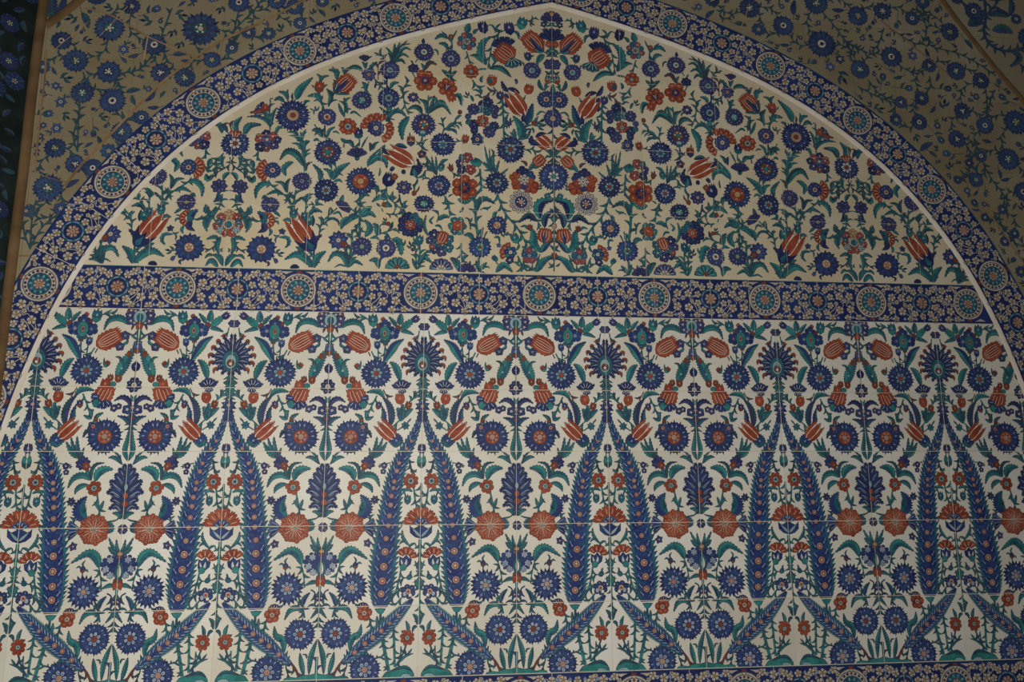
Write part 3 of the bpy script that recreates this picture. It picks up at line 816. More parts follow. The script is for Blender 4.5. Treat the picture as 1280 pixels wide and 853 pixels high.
with G('stem'): stem([(160, 210), (230, 215), (285, 260)], 8, lf=1); bud(160, 205, 34, (-.6, -.5), 'teal', None); leaf([(150, 190), (145, 150), (135, 130)], 20, teeth=0)
with G('stem'): stem([(245, 320), (310, 390), (380, 490)], 10, 'teal')
with G('stem', 'A'):
    leaf([(44, 350), (70, 290), (90, 235)], 36, teeth=0); leaf([(44, 170), (62, 140), (82, 130)], 22, teeth=0); sym(XA); stem([(44, 350), (42, 760)], 12, lf=3, ll=60)
with G('leaf_spray', 'A'): leaf([(42, 770), (52, 690), (100, 640)], 46, 'green', 'teal', 3); leaf([(44, 790), (80, 800), (100, 860)], 34, 'leafdark', 'teal', 0); sym(XA)
with G('calyx'): shape([(425, 565), (480, 558), (550, 562), (515, 610), (480, 628), (450, 610)], 'green'); stem([(480, 620), (482, 800)], 22, 'teal'); leaf([(478, 790), (450, 720), (445, 650)], 40, 'teal', 'green', 3); leaf([(485, 790), (515, 720), (520, 645)], 36, 'teal', 'green', 3)
cypress([(105, 465), (120, 510), (205, 610-495), (0, 0)], [1, 1, 1, 1], []) if False else None
F = Frame(0, 0, 1280)
cypress([(530, 508), (533.5, 531), (541.5, 552), (551, 572), (557, 590), (561, 610), (563.4, 633), (565.6, 658), (568.3, 688), (569.8, 714), (570.8, 738), (571, 757)],
        [1.0, 3.2, 5.4, 7.6, 9.0, 10.2, 11.2, 12.2, 13.8, 14.3, 12.8, 8.4],
        [(540.6, 551.5, 2.2), (546.5, 561, 2.4), (554.8, 579, 2.6), (557.4, 588.8, 2.9), (560.1, 602, 3), (560.8, 610, 2.6), (562.7, 620, 3.1), (563.4, 631, 3.2), (564.3, 644.5, 3.3), (565.4, 656.6, 3.2), (567.4, 672.5, 3.4), (568, 689, 4.6), (569, 707.3, 4.8), (570, 725, 4.6), (570.8, 741, 4.4)])
cypress([(531.5, 749), (539, 757), (548.5, 767), (558, 777), (568.5, 786.7), (578, 794), (587.5, 801.5), (601.2, 813), (615, 824.5)],
        [1.0, 3.6, 5.6, 7.0, 8.0, 8.4, 8.0, 5.6, 2.4],
        [(549, 768.3, 2.0), (559, 777.8, 2.4), (569, 786.8, 3.2), (579, 794.8, 3.2), (588.6, 801.6, 3.2), (600.5, 811.8, 3)])
# ---- L5
F = LF[5]
ros(990, 230, 160, 15, 'blue', hr=.52, heart=('pale', 'rust'), tip=0, ring='blue')
ros(155, 322, 86, 8, 'red', hr=.30, heart=('mint', 'green'), tip=0, ink='redink', fleck=None)
with G('stem'): stem([(165, 410), (210, 530), (285, 660)], 15, 'teal', lf=2); stem([(225, 420), (225, 560)], 10, lf=2, ll=50); leaf([(240, 610), (170, 540), (75, 510)], 26, teeth=0); leaf([(150, 530), (120, 490), (95, 455)], 22, teeth=0)
with G('leaf_spray'): leaf([(150, 250), (150, 190), (180, 120)], 40, 'green', 'teal', 4); leaf([(200, 260), (215, 245), (225, 232)], 22, teeth=0)
with G('stem'): stem([(325, 190), (310, 350), (290, 660)], 22, lf=6, ll=60)
with G('stem'): stem([(450, 300), (420, 440), (360, 700)], 34, lf=6, ll=60); leaf([(410, 570), (460, 535), (520, 545)], 20, teeth=0); leaf([(500, 550), (505, 525), (500, 510)], 14, teeth=0); leaf([(370, 690), (390, 660), (425, 652)], 22, teeth=0)
with G('mound'): shape([(58, 790), (62, 750), (110, 680), (180, 655), (260, 662), (340, 700), (395, 715), (440, 778), (300, 792)], 'green'); shape([(85, 770), (130, 745), (190, 745), (230, 785), (90, 788)], 'mint', l=6); leaf([(80, 720), (180, 665), (330, 705)], 34, 'teal', 'leafdark', 5, 6)
ros(640, 672, 166, 15, 'blue', hr=.55, heart=('pale', 'pink'), tip=0, ring='blue')
leaf([(825, 440), (800, 300), (720, 250), (700, 140)], 76, 'teal', 'green', 7); leaf([(760, 520), (700, 470), (640, 475), (585, 522)], 52, 'green', 'teal', 4)
with G('leaf_spray'): stem([(885, 480), (850, 590), (870, 680), (895, 730)], 9, 'leafdark', lf=2); leaf([(760, 560), (720, 545), (690, 550)], 16, teeth=0)
with G('stem'): stem([(905, 565), (960, 640), (1005, 740)], 22, 'rust'); stem([(900, 560), (860, 520), (800, 470)], 30, 'blue')
with G('leaf_spray'): leaf([(1055, 710), (1020, 560), (1000, 445)], 52, 'teal', 'green', 5); leaf([(1080, 510), (1070, 470), (1030, 462)], 18, teeth=0)
leaf([(1110, 700), (1120, 520), (1150, 400), (1188, 290)], 56, 'green', 'teal', 7)
with G('mound', 'B'): shape([(815, 775), (840, 740), (900, 725), (960, 735), (1050, 700), (1110, 705), (1192, 680), (1192, 780)], 'green'); sym(XB); stem([(1192, 690), (1192, 490)], 26, 'teal', lf=2)
LOW = OUT; OUT = []

zs = (Z_A, Z_B, Z_C, Z_D)
lower = thing('floral_mural', 'cream tile mural of blue cypress leaves and red tulips below the blue frieze', 'tile mural')
# grout bed and tiles
KEEP_LOW = lambda P: [q for a in INNER.keep(P) for t in tris(a) for q in [half(half(t, (0, 1), Z_BB-.0012) or [(0, 0)]*3, (0, -1), -(Z_E+.0008))] if len(q) > 2 and q[0] != (0, 0)]
prism('grout_bed', clip([(0, '', [(COLX[-4], Z_E), (COLX[10], Z_E), (COLX[10], Z_BB), (COLX[-4], Z_BB)])], INNER.keep)[0][2:3], lower, 'grout', 0.0007, 0.0138)
zr = [Z_BB, Z_A, Z_B, Z_C, Z_D, Z_E]
for i in range(-4, 10):
    for j in range(5):
        g = .0008
        R = [(COLX[i]+g, zr[j+1]+g), (COLX[i+1]-g, zr[j+1]+g), (COLX[i+1]-g, zr[j]-g), (COLX[i]+g, zr[j]-g)]
        Q = INNER.keep(R)
        if Q: prism('tile', Q, lower, 'cream', 0.0, 0.0134)
cnt = 0
def visible(x0, x1, z0, z1): return x1 > -0.95 and x0 < 2.75
W0 = XB-XA
for m in LOW:
    P0 = [(l, c, P) for l, c, P in m.p if min(p[1] for p in P) < Z_BB]
    Pz = cut(P0, (XA, XB), zs)
    Pz = clip(Pz, lambda P: [P] if max(p[1] for p in P) < Z_BB-.001 and min(p[1] for p in P) > Z_E+.0008 else
              [q for t in tris(P) for q in [half(t, (0, 1), Z_BB-.001)] if q for q in [half(q, (0, -1), -(Z_E+.0008))] if q])
    if m.cen is None:   # a half-unit motif never crosses the column joints
        Pz = clip(Pz, lambda P: [P] if min(p[0] for p in P) > XA and max(p[0] for p in P) < XB else
                  [q for t in tris(P) for q in [half(t, (1, 0), XB-.001)] if q for q in [half(q, (-1, 0), -(XA+.001))] if q])
    if not Pz: continue
    if m.cen: places = [(COLX[i], 1.0) for i in range(-3, 11) if (i % 2 == 0) == (m.cen == 'A')]; ref = XA if m.cen == 'A' else XB
    else: places = [((COLX[i] if i % 2 == 0 else COLX[i+1]), (COLX[i+1]-COLX[i])/W0*(1 if i % 2 == 0 else -1)) for i in range(-4, 10)]; ref = XA
    for Pk in (comps(Pz) if m.cen is None else [Pz]):
        pr = pair(m, Pk); cx, cz = pr[1], pr[2]
        xs = [p[0] for _, _, P in Pk for p in P]; zz = [p[1] for _, _, P in Pk for p in P]
        x0, x1, z0, z1 = min(xs), max(xs), min(zz), max(zz)
        for X, s in places:
            C4 = [(X+(a-ref)*s, b) for a in (x0, x1) for b in (z0, z1)]
            D = np.array(C4) @ INNER.N.T - INNER.d
            if (D.min(axis=0) > 0).any(): continue
            if D.max() <= 0: place(m.name, pr, lower, (X+(cx-ref)*s, 0, cz), s)
            else:
                q = clip([(l, c, [(X+(p[0]-ref)*s, p[1]) for p in P]) for l, c, P in Pk], INNER.keep)
                for g_ in (comps(q) if q else []): put(m, lower, 0.0, g_)

# ================================================================== lunette
AX2 = (wall(287.5, 215)[0]+wall(282, 320)[0])/2
OUT = []
def fr(x, y): return Frame(x, y, 140)
N1, N2, N3, N4, N5, N6, N7, N8 = fr(560, 5), fr(430, 30), fr(560, 90), fr(430, 115), fr(560, 175), fr(560, 250), fr(430, 195), fr(430, 250)
M1, M2, M3, M4, M5, M6, M7 = fr(300, 80), fr(300, 165), fr(300, 247), fr(200, 120), fr(200, 190), fr(180, 247), fr(90, 247)
def ax(y): # frame x of the arch axis at frame height y
    lo, hi = -2000, 4000
    for _ in range(30):
        m = (lo+hi)/2
        if F.pt(m, y)[0] < AX: lo = m
        else: hi = m
    return lo
TAG = None
# ---- N1
F = N1
a = ax(150)
with G('lotus', 'X'): fan(a, 205, a, 85, spread=175, n=5, col='violet', ink='ink', stripe='steel', inner=.1); bud(a, 120, 30, (0, -1), 'ochre', None, l=8)
with G('blossom'): ros(1092, 235, 38, 5, 'navy', tip=3, hr=.3); stem([(1190, 225), (1140, 215), (1110, 230)], 7); sprig(1165, 300, 60, -1, .2)
a = ax(360)
with G('blossom', 'X'):
    stem([(a, 210), (a, 900)], 10); fan(a, 430, a, 285, spread=150, n=5, col='navy', ink='ink', stripe='steel', inner=.1); leaf([(a-20, 350), (a-70, 300), (a-120, 295)], 30, 'leafdark', 'teal', 0); bud(a-38, 455, 42, (-.2, 1), 'red', None); sym(AX)
with G('pomegranate'): husk(1075, 540, 880, 345, 220, cal=None, n=6); leaf([(1085, 545), (1010, 480), (930, 385)], 50, 'navy', 'steel', 0, 8); leaf([(1090, 550), (1030, 545), (965, 515)], 34, teeth=2, l=6)
leaf([(1095, 550), (1060, 450), (1085, 365)], 50, teeth=4)
with G('leaf_spray'): leaf([(1100, 580), (1050, 620), (1010, 695)], 66, teeth=4); stem([(1095, 560), (1150, 530), (1185, 480)], 8); sprig(1110, 570, 70, 1, -.1)
with G('bud'): bud(845, 222, 68, (.3, -1), 'teal', 'green'); stem([(900, 200), (950, 185), (1010, 150)], 9, lf=3, ll=45); stem([(785, 235), (755, 245)], 8); sprig(920, 200, 70, .8, .5)
with G('bud'): bud(700, 280, 70, (-.2, -1), 'violet', 'navy', spikes=4); leaf([(750, 310), (800, 340), (810, 405)], 36, teeth=2); stem([(650, 300), (560, 350), (500, 470)], 8)
leaf([(445, 690), (375, 560), (400, 440), (490, 378)], 88, 'green', 'teal', 5)
with G('stem'): stem([(500, 470), (480, 590), (455, 740)], 9); leaf([(500, 720), (550, 650), (580, 640)], 24, teeth=0); leaf([(535, 660), (510, 600), (490, 575)], 30, teeth=0)
with G('pomegranate'):
    fan(650, 520, 610, 375, spread=130, n=5, col='navy', ink='ink', stripe='steel', inner=.4); husk(750, 640, 560, 500, 245, cal=None, n=6); fan(720, 610, 760, 730, spread=110, n=4, col='teal', ink='ink', inner=.1, l=8)
with G('rosette'): ros(215, 430, 106, 8, 'red', alt='teal', hr=.42, heart=('mint', 'red'), tip=0); leaf([(215, 335), (225, 280), (240, 215)], 72, teeth=3); leaf([(285, 340), (310, 320), (340, 290)], 30, teeth=0); stem([(210, 540), (235, 620), (250, 690)], 10, lf=2, ll=50)
with G('bud'): bud(400, 268, 66, (-.3, -1), 'navy', 'navy', spikes=4); leaf([(350, 290), (300, 310), (290, 345)], 26, teeth=0); stem([(450, 250), (500, 240), (540, 290), (540, 330)], 9, lf=2, ll=60); leaf([(545, 285), (570, 250), (605, 228)], 24, teeth=0)
with G('bud'): bud(30, 395, 32, (0, -1), 'red', 'green'); stem([(45, 430), (50, 510)], 9, lf=1); leaf([(55, 390), (80, 340), (100, 300)], 16, teeth=0)
ros(265, 775, 88, 5, 'red', hr=.30, heart=('teal', 'mint'), tip=2, ink='redink', fleck='pink')
leaf([(470, 742), (580, 728), (660, 775), (725, 845)], 62, 'leafdark', 'green', 6); leaf([(440, 700), (360, 620), (320, 590), (255, 590)], 56, 'green', 'leafdark', 4); leaf([(440, 745), (390, 745), (340, 750)], 22, teeth=0)
ros(960, 762, 96, 12, 'violet', hr=.38, heart=('pale', 'green'), tip=0)
with G('bud'): bud(912, 600, 48, (-.2, -1), 'violet', 'leafdark'); sprig(860, 660, 60, -.4, .6); leaf([(940, 600), (980, 590)], 20, teeth=0)
a = ax(690)
with G('blossom', 'X'): ros(a-38, 690, 62, 6, 'violet', hr=0); sym(AX)
with G('leaf_spray'): leaf([(1110, 770), (1140, 790), (1160, 815)], 22, 'leafdark', 'leafdark', 0)
# ---- N3
F = N3
with G('bud'): bud(498, 105, 68, (.25, -1), 'red', None, spikes=4); disc(480, 105, 26, 'teal', 1.3, 8); stem([(515, 170), (545, 210)], 9, lf=1)
with G('bud'): bud(1145, 95, 50, (.2, -1), 'red', None); fan(1140, 110, 1175, 60, spread=120, n=3, col='teal', ink='ink', inner=.1, l=7); leaf([(1090, 215), (1045, 150), (1040, 85)], 44, 'leafdark', 'teal', 3); leaf([(1100, 215), (1120, 175), (1155, 165)], 28, teeth=0); stem([(1110, 200), (1105, 140)], 8)
ros(1123, 315, 98, 11, 'blue', hr=.36, heart=('pink', 'rust'), tip=1)
a = ax(535)
with G('rosette', 'X'): ros(a, 535, 100, 12, 'violet', hr=.34, heart=('pink', 'ochre'), tip=1)
with G('bud', 'X'): leaf([(a, 275), (a, 210), (a, 140)], 60, 'leafdark', 'green', 2)
with G('stem', 'X'): stem([(a, 280), (a, 440)], 9, 'leafdark'); stem([(a, 630), (a, 900)], 9, 'leafdark', lf=4, ll=70)
with G('bud'): bud(920, 205, 64, (.3, -1), 'red', None, spikes=5); stem([(885, 265), (870, 320)], 8, lf=1)
with G('tulip'): tulip(880, 510, 690, 235, 205, cal=None); leaf([(900, 560), (860, 540), (870, 470)], 50, 'navy', 'blue', 0, 9); leaf([(820, 245), (740, 200), (680, 190)], 50, 'navy', 'navy', 3); leaf([(690, 230), (640, 180), (610, 100)], 52, 'violet', 'navy', 3)
leaf([(890, 600), (930, 500), (970, 355)], 90, 'blue', 'teal', 5); leaf([(825, 765), (840, 640), (740, 500)], 104, 'green', 'teal', 6)
with G('stem'): stem([(805, 780), (860, 680), (900, 590)], 13); leaf([(810, 780), (900, 740), (950, 670)], 34, teeth=3); leaf([(860, 740), (900, 755), (915, 760)], 20, teeth=0); leaf([(765, 770), (755, 710), (755, 650)], 50, teeth=3); leaf([(750, 745), (730, 710), (705, 690)], 22, teeth=0)
with G('wreath_flower'):
    for x, y, r, c in ((292, 430, 72, 'violet'), (455, 350, 66, 'navy'), (520, 430, 62, 'violet'), (445, 445, 60, 'teal'), (470, 690, 74, 'violet'), (300, 600, 62, 'navy'), (525, 620, 56, 'navy'), (235, 575, 34, 'teal'), (230, 510, 36, 'steel'), (300, 670, 44, 'navy'), (535, 500, 40, 'violet')): ros(x, y, r, 5, c, hr=.25, heart=('steel', 'pale'), tip=2)
    leaf([(350, 470), (375, 430), (390, 360)], 50, 'mint', 'green', 0); ros(395, 565, 70, 7, 'red', hr=.36, heart=('mint', 'rust'), tip=0, ink='redink', l=10); leaf([(430, 650), (470, 620), (480, 585)], 34, 'mint', 'green', 0)
with G('stem'): stem([(620, 290), (630, 450), (640, 760)], 16, lf=6, ll=70); leaf([(640, 640), (650, 560), (690, 480)], 36, teeth=3)
with G('bud'): bud(596, 275, 52, (0, -1), 'violet', None); leaf([(665, 410), (690, 330), (650, 240)], 70, 'violet', 'blue', 2)
with G('stem'): stem([(560, 210), (470, 240), (420, 310)], 8, 'rust'); leaf([(350, 390), (370, 350), (395, 320)], 34, 'violet', 'navy', 0)
ros(335, 772, 68, 7, 'navy', hr=.36, heart=('pink', 'rust'), tip=1)
with G('bud'): bud(195, 770, 48, (.3, -1), 'red', 'rust'); stem([(150, 790), (80, 800)], 7, lf=2, ll=40)
with G('sprig'): stem([(275, 90), (330, 160), (400, 220)], 12, lf=3, ll=70); leaf([(390, 250), (330, 210), (280, 205)], 24, teeth=0); leaf([(380, 285), (340, 265), (305, 275)], 20, teeth=0); leaf([(290, 340), (270, 290), (250, 270)], 30, teeth=0); leaf([(385, 120), (380, 80), (405, 40)], 36, 'leafdark', 'green', 0); sprig(230, 300, 70, -.4, -1)
leaf([(75, 258), (140, 285), (155, 390)], 60, 'green', 'leafdark', 3)
with G('sprig'): stem([(-20, 640), (60, 590), (150, 575)], 9, lf=2, ll=60); bud(135, 465, 28, (.3, -1), 'rust', None); leaf([(100, 540), (120, 510), (155, 500)], 30, teeth=0); leaf([(80, 610), (110, 620), (130, 655)], 18, teeth=0); leaf([(20, 650), (80, 670), (100, 715)], 26, teeth=0)
with G('sprig'): bud(980, 590, 30, (-.1, -1), 'rust', None); sprig(985, 600, 130, .9, -.5); sprig(990, 620, 110, 1, -.1); sprig(970, 630, 90, -.5, .8); leaf([(1010, 500), (1060, 455), (1120, 470)], 22, teeth=0)
with G('sprig'): ros(695, 590, 34, 5, 'violet', tip=3, hr=0); sprig(700, 600, 70, .2, -1); sprig(690, 600, 50, -.4, 1)
# ---- N5
F = N5
with G('tulip'): tulip(1175, 105, 1005, -45, 165, cal=None); leaf([(1040, 60), (950, 20), (960, -50)], 66, 'navy', 'blue', 2, 8); leaf([(1000, -30), (1060, -70), (1125, -70)], 40, 'navy', 'blue', 0, 8); leaf([(1215, 180), (1150, 130), (1080, 85)], 40, 'green', 'teal', 3)
ros(715, 110, 148, 15, 'navy', hr=.50, heart=('mint', 'rust'), tip=1)
a = ax(420)
with G('stem', 'X'): stem([(a, 110), (a, 300)], 12, 'leafdark', lf=2); leaf([(a-10, 200), (a-40, 130), (a-35, 50)], 40, teeth=0); sym(AX)
with G('rosette', 'X'): ros(a, 420, 158, 16, 'blue', hr=.44, heart=('white', 'green'), tip=1)
with G('stem'): stem([(870, 115), (960, 110), (1030, 145)], 9, lf=4, ll=60)
with G('bud'): husk(985, 290, 1090, 195, 130, cal=None, n=4); leaf([(920, 350), (960, 300), (1000, 215)], 44, teeth=3); leaf([(960, 310), (1010, 310), (1050, 300)], 36, teeth=2); leaf([(900, 300), (880, 260), (830, 240)], 34, 'leafdark', 'rust', 0); leaf([(1110, 210), (1140, 185), (1165, 205)], 22, teeth=0)
with G('blossom'):
    for x, y, r, c in ((850, 372, 72, 'navy'), (930, 420, 66, 'blue'), (770, 430, 66, 'red'), (785, 515, 62, 'red'), (945, 530, 96, 'red'), (870, 530, 50, 'violet')): ros(x, y, r, 5, c, hr=0, tip=0, fleck='pink' if c == 'red' else 'pale', ink='redink' if c == 'red' else 'ink')
    ros(866, 458, 62, 7, 'bone', hr=.45, heart=('white', 'rust'), l=11)
with G('lace_rosette'):
    ros(835, 712, 130, 14, 'bone', hr=.52, heart=('navy', 'pink'), tip=0, fleck='violet', l=7); 
    for k in range(7):
        t = k*math.pi*2/7; disc(835+48*math.cos(t), 712+48*math.sin(t), 14, 'blue', 1, 12, 6)
ros(560, 492, 122, 10, 'navy', hr=.46, heart=('mint', 'rust'), tip=1)
with G('rosette'): ros(190, 548, 145, 6, 'red', hr=.46, heart=('navy', 'rust'), tip=0, ink='redink', fleck='pink', rot=.52, ring='steel'); 
with G('calyx'): fan(190, 655, 190, 735, spread=150, n=5, col='green', ink='ink', inner=.1, l=3, stripe='mint')
with G('blossom'):
    for x, y, r, c in ((225, 200, 58, 'red'), (150, 270, 62, 'violet'), (260, 340, 62, 'red'), (160, 340, 50, 'navy'), (190, 240, 46, 'rust'), (160, 200, 38, 'teal')): ros(x, y, r, 5, c, hr=.2, tip=0)
    leaf([(380, 245), (320, 260), (255, 240)], 110, 'green', 'teal', 3, 6); disc(195, 280, 26, 'bone', l=12)
with G('leaf_spray'):
    for e, w in (((415, 55), 30), ((525, 130), 30), ((590, 225), 36), ((690, 325), 34), ((470, 90), 20)): leaf([(550, 395), ((550+e[0])/2-20, (395+e[1])/2+40), e], w, teeth=3)
    leaf([(490, 370), (440, 290), (370, 250)], 40, teeth=3); leaf([(470, 350), (440, 350), (410, 348)], 18, teeth=0); stem([(500, 380), (495, 220), (530, 130)], 10, lf=4, ll=50)
with G('stem'): stem([(365, 330), (375, 470), (385, 590)], 16, lf=5, ll=70)
leaf([(330, 820), (350, 710), (430, 672), (545, 735)], 70, 'teal', 'leafdark', 5)
with G('stem'): stem([(560, 610), (600, 720), (660, 850), (780, 990), (860, 1120), (905, 1215)], 17, lf=10, ll=80)
leaf([(1050, 905), (1030, 780), (1080, 705), (1200, 695)], 120, 'green', 'navy', 5)
with G('bud'): bud(1140, 650, 40, (-.4, -.8), 'teal', 'green'); stem([(1180, 655), (1215, 700)], 8); sprig(1080, 560, 70, -.7, -.6)
with G('sprig'): bud(35, 330, 32, (-.2, -1), 'rust', 'rust'); stem([(50, 370), (110, 420)], 8, lf=2, ll=50); sprig(110, 420, 60, 0, -1)
with G('sprig'): stem([(370, 800), (420, 775), (460, 790)], 10, lf=2, ll=50)
# ---- N6
F = N6
a = ax(400)
with G('stem', 'X'): stem([(a, -120), (a, 820)], 13, 'leafdark'); 
with G('sprig', 'X'):
    for y in (100, 200, 420, 520): leaf([(a, y+60), (a-25, y+20), (a-50, y)], 26, 'leafdark', 'green', 0)
    leaf([(a-10, 760), (a-40, 745), (a-60, 720)], 20, 'leafdark', 'green', 0); sym(AX); bud(a, 305, 34, (0, -1), 'pink', None); bud(a, 650, 40, (0, -1), 'rust', 'leafdark', spikes=2)
with G('tulip'): husk(1095, 495, 1115, 330, 165, cal=None, n=5); leaf([(1090, 500), (1100, 440), (1108, 380)], 34, 'navy', 'steel', 0, 8)
leaf([(1065, 605), (980, 500), (980, 400), (940, 310)], 92, 'green', 'teal', 6); leaf([(1065, 600), (1110, 530), (1190, 465)], 70, 'green', 'blue', 4); leaf([(1010, 825), (1070, 720), (1200, 632)], 84, 'green', 'teal', 6)
leaf([(1105, 320), (1110, 200), (1215, 112)], 74, 'teal', 'navy', 5); leaf([(1015, 245), (920, 180), (800, 262)], 74, 'navy', 'leafdark', 5)
with G('stem'): stem([(1050, 620), (1020, 720), (990, 820)], 11); stem([(930, 130), (1000, 220), (1065, 305)], 9); bud(935, 320, 36, (.2, -1), 'rust', None); leaf([(920, 340), (880, 300), (825, 310)], 30, teeth=0)
with G('blossom'): ros(930, 640, 90, 5, 'red', alt='teal', hr=.32, heart=('teal', 'mint'), tip=0); leaf([(910, 560), (950, 540), (990, 535)], 36, teeth=2); leaf([(900, 570), (870, 550), (845, 530)], 30, teeth=0); stem([(965, 720), (965, 800)], 9)
with G('stem'): stem([(795, 640), (830, 720), (840, 825)], 14, lf=2, ll=60); leaf([(820, 760), (780, 720), (750, 715)], 24, teeth=0); leaf([(850, 810), (865, 740), (855, 700)], 24, teeth=0)
with G('carnation'): fan(715, 610, 600, 555, spread=130, n=4, col='red', inner=.45); ros(650, 555, 40, 5, 'red', hr=0, fleck='pink'); ros(715, 600, 70, 6, 'teal', alt='blue', hr=.3, l=8); ros(705, 690, 44, 5, 'navy', hr=.3, l=8)
ros(560, 292, 104, 10, 'blue', hr=.44, heart=('pink', 'ochre'), tip=1)
with G('bud'): leaf([(545, 195), (530, 165), (560, 130)], 44, teeth=2); leaf([(450, 360), (430, 390), (410, 440)], 16, teeth=0)
ros(367, 540, 116, 9, 'blue', hr=.42, heart=('green', 'rust'), tip=1)
with G('stem'): stem([(345, 430), (320, 250), (310, 60), (295, -40)], 26, lf=6, ll=80); stem([(352, 660), (350, 825)], 22); leaf([(380, 430), (385, 370), (400, 310)], 30, teeth=0); leaf([(290, 470), (250, 400), (180, 405)], 54, teeth=4)
with G('leaf_spray'): leaf([(385, 800), (400, 760), (445, 715)], 46, teeth=3); leaf([(340, 800), (325, 740), (320, 690)], 26, teeth=0); leaf([(410, 775), (450, 765), (480, 780)], 16, teeth=0)
with G('blossom'):
    for t in range(6): ros(105+62*math.cos(t*1.05), 300+70*math.sin(t*1.05), 44, 4, 'green' if t % 2 else 'teal', hr=.2, tip=0)
    bud(105, 300, 66, (.8, -.6), 'red', None, l=10)
with G('lotus'): fan(215, 830, 215, 725, spread=170, n=6, col='violet', ink='ink', stripe='steel', inner=.2); leaf([(130, 815), (100, 720), (25, 665)], 80, 'green', 'teal', 5); leaf([(250, 760), (250, 720), (255, 700)], 20, teeth=0)
with G('leaf_spray'): leaf([(545, 828), (640, 745), (740, 828)], 70, 'green', 'teal', 5)
with G('stem'): stem([(150, 490), (150, 600), (165, 720)], 14, lf=4, ll=60); leaf([(165, 700), (190, 650), (235, 635)], 36, teeth=2)
with G('sprig'): stem([(195, 205), (240, 225), (260, 340)], 12, lf=2, ll=60); leaf([(230, 240), (260, 240), (275, 205)], 24, teeth=0)
with G('sprig'): leaf([(525, 430), (580, 430), (590, 500)], 26, teeth=2); ros(580, 520, 26, 5, 'steel', hr=0, tip=3); sprig(640, 430, 80, .1, -1)
with G('bud'): bud(765, 440, 56, (-.4, -.8), 'teal', 'green', spikes=4); stem([(800, 480), (820, 540)], 9); leaf([(720, 400), (690, 395), (660, 410)], 22, teeth=0)
with G('bud'): bud(535, 670, 34, (-.6, -.6), 'teal', 'green'); stem([(545, 700), (570, 740)], 7)
with G('leaf_spray'): leaf([(900, 815), (880, 770), (910, 760), (960, 810)], 40, 'teal', 'green', 2)
# ---- N2
F = N2
with G('bellflower'): fan(235, 430, 225, 355, spread=100, n=3, col='violet', ink='ink', inner=.1, stripe='steel'); leaf([(235, 430), (280, 390), (320, 370)], 24, 'violet', 'violet', 0); leaf([(245, 510), (230, 460), (205, 430)], 30, teeth=0); leaf([(250, 510), (255, 460), (270, 440)], 24, teeth=0)
with G('bud'): ros(285, 580, 72, 9, 'violet', hr=.38, heart=('rust', 'pink'), tip=1); stem([(285, 655), (265, 730), (250, 800)], 10, lf=2, ll=70); leaf([(245, 770), (245, 700), (205, 665)], 46, teeth=3)
leaf([(215, 540), (160, 500), (90, 495), (0, 560)], 52, 'green', 'leafdark', 6)
leaf([(325, 540), (310, 490), (385, 430)], 46, teeth=2)
with G('stem'): stem([(345, 625), (400, 680), (455, 750)], 10, lf=4, ll=60); stem([(390, 640), (390, 500), (405, 430)], 5, 'rust'); leaf([(355, 735), (360, 700), (400, 695)], 20, 'violet', 'violet', 0)
ros(525, 530, 102, 12, 'violet', hr=.36, heart=('mint', 'green'), tip=1)
with G('bud'): bud(490, 590, 42, (0, -1), 'rust', 'navy')
with G('leaf_spray'):
    for e, b, w in (((735, 185), (600, 300), 26), ((765, 225), (640, 260), 24), ((770, 300), (680, 280), 34), ((745, 385), (660, 345), 34), ((700, 460), (650, 410), 36), ((475, 265), (530, 330), 30), ((580, 225), (575, 310), 36), ((640, 205), (605, 300), 28), ((500, 330), (530, 370), 22)): leaf([(545, 450), b, e], w, 'green', 'leafdark', 3)
with G('sprig'): stem([(470, 430), (440, 370), (400, 325)], 8, lf=3, ll=60); leaf([(390, 340), (360, 335), (345, 330)], 16, teeth=0); leaf([(455, 400), (430, 400), (410, 405)], 16, teeth=0); leaf([(445, 390), (460, 350)], 20, teeth=0)
with G('rosette'): ros(915, 322, 106, 13, 'violet', hr=.36, heart=('bone', 'green'), tip=1); leaf([(912, 225), (905, 195), (910, 165)], 36, 'navy', 'violet', 0)
with G('leaf_spray'): leaf([(1030, 290), (1065, 310), (1078, 360)], 22, teeth=0); stem([(840, 400), (815, 440)], 8)
with G('bud'): ros(797, 512, 58, 7, 'navy', hr=0, tip=1); leaf([(790, 460), (775, 430), (760, 420)], 18, teeth=0); stem([(790, 570), (810, 610)], 9); leaf([(745, 505), (725, 495)], 14, teeth=0)
with G('rosette'): ros(928, 648, 132, 6, 'red', hr=.38, heart=('violet', 'pink'), tip=0, ink='redink', fleck='pink', ring='navy')
with G('leaf_spray'): leaf([(915, 540), (980, 440), (1065, 470)], 50, 'leafdark', 'rust', 3); leaf([(915, 540), (910, 490), (880, 450)], 32, teeth=2)
with G('rosette'): ros(1178, 722, 110, 6, 'red', hr=.36, heart=('navy', 'pink'), tip=0, ink='redink', fleck='pink'); bud(1225, 830, 60, (.3, 1), 'red', None, l=4)
with G('sprig'): leaf([(1195, 170), (1110, 130), (1035, 180)], 52, teeth=3); leaf([(1180, 150), (1150, 120), (1115, 85)], 28, teeth=0); bud(1222, 155, 36, (.1, -1), 'red', 'green'); leaf([(1195, 300), (1150, 230), (1080, 225)], 48, teeth=3); stem([(1230, 190), (1232, 300)], 11)
ros(1222, 398, 104, 12, 'violet', hr=.40, heart=('pale', 'violet'), tip=0)
with G('stem'): stem([(1220, 495), (1218, 640)], 12, 'leafdark', lf=1); leaf([(1215, 620), (1180, 570), (1115, 525)], 52, 'leafdark', 'green', 3); leaf([(1225, 610), (1255, 560), (1290, 540)], 36, teeth=2)
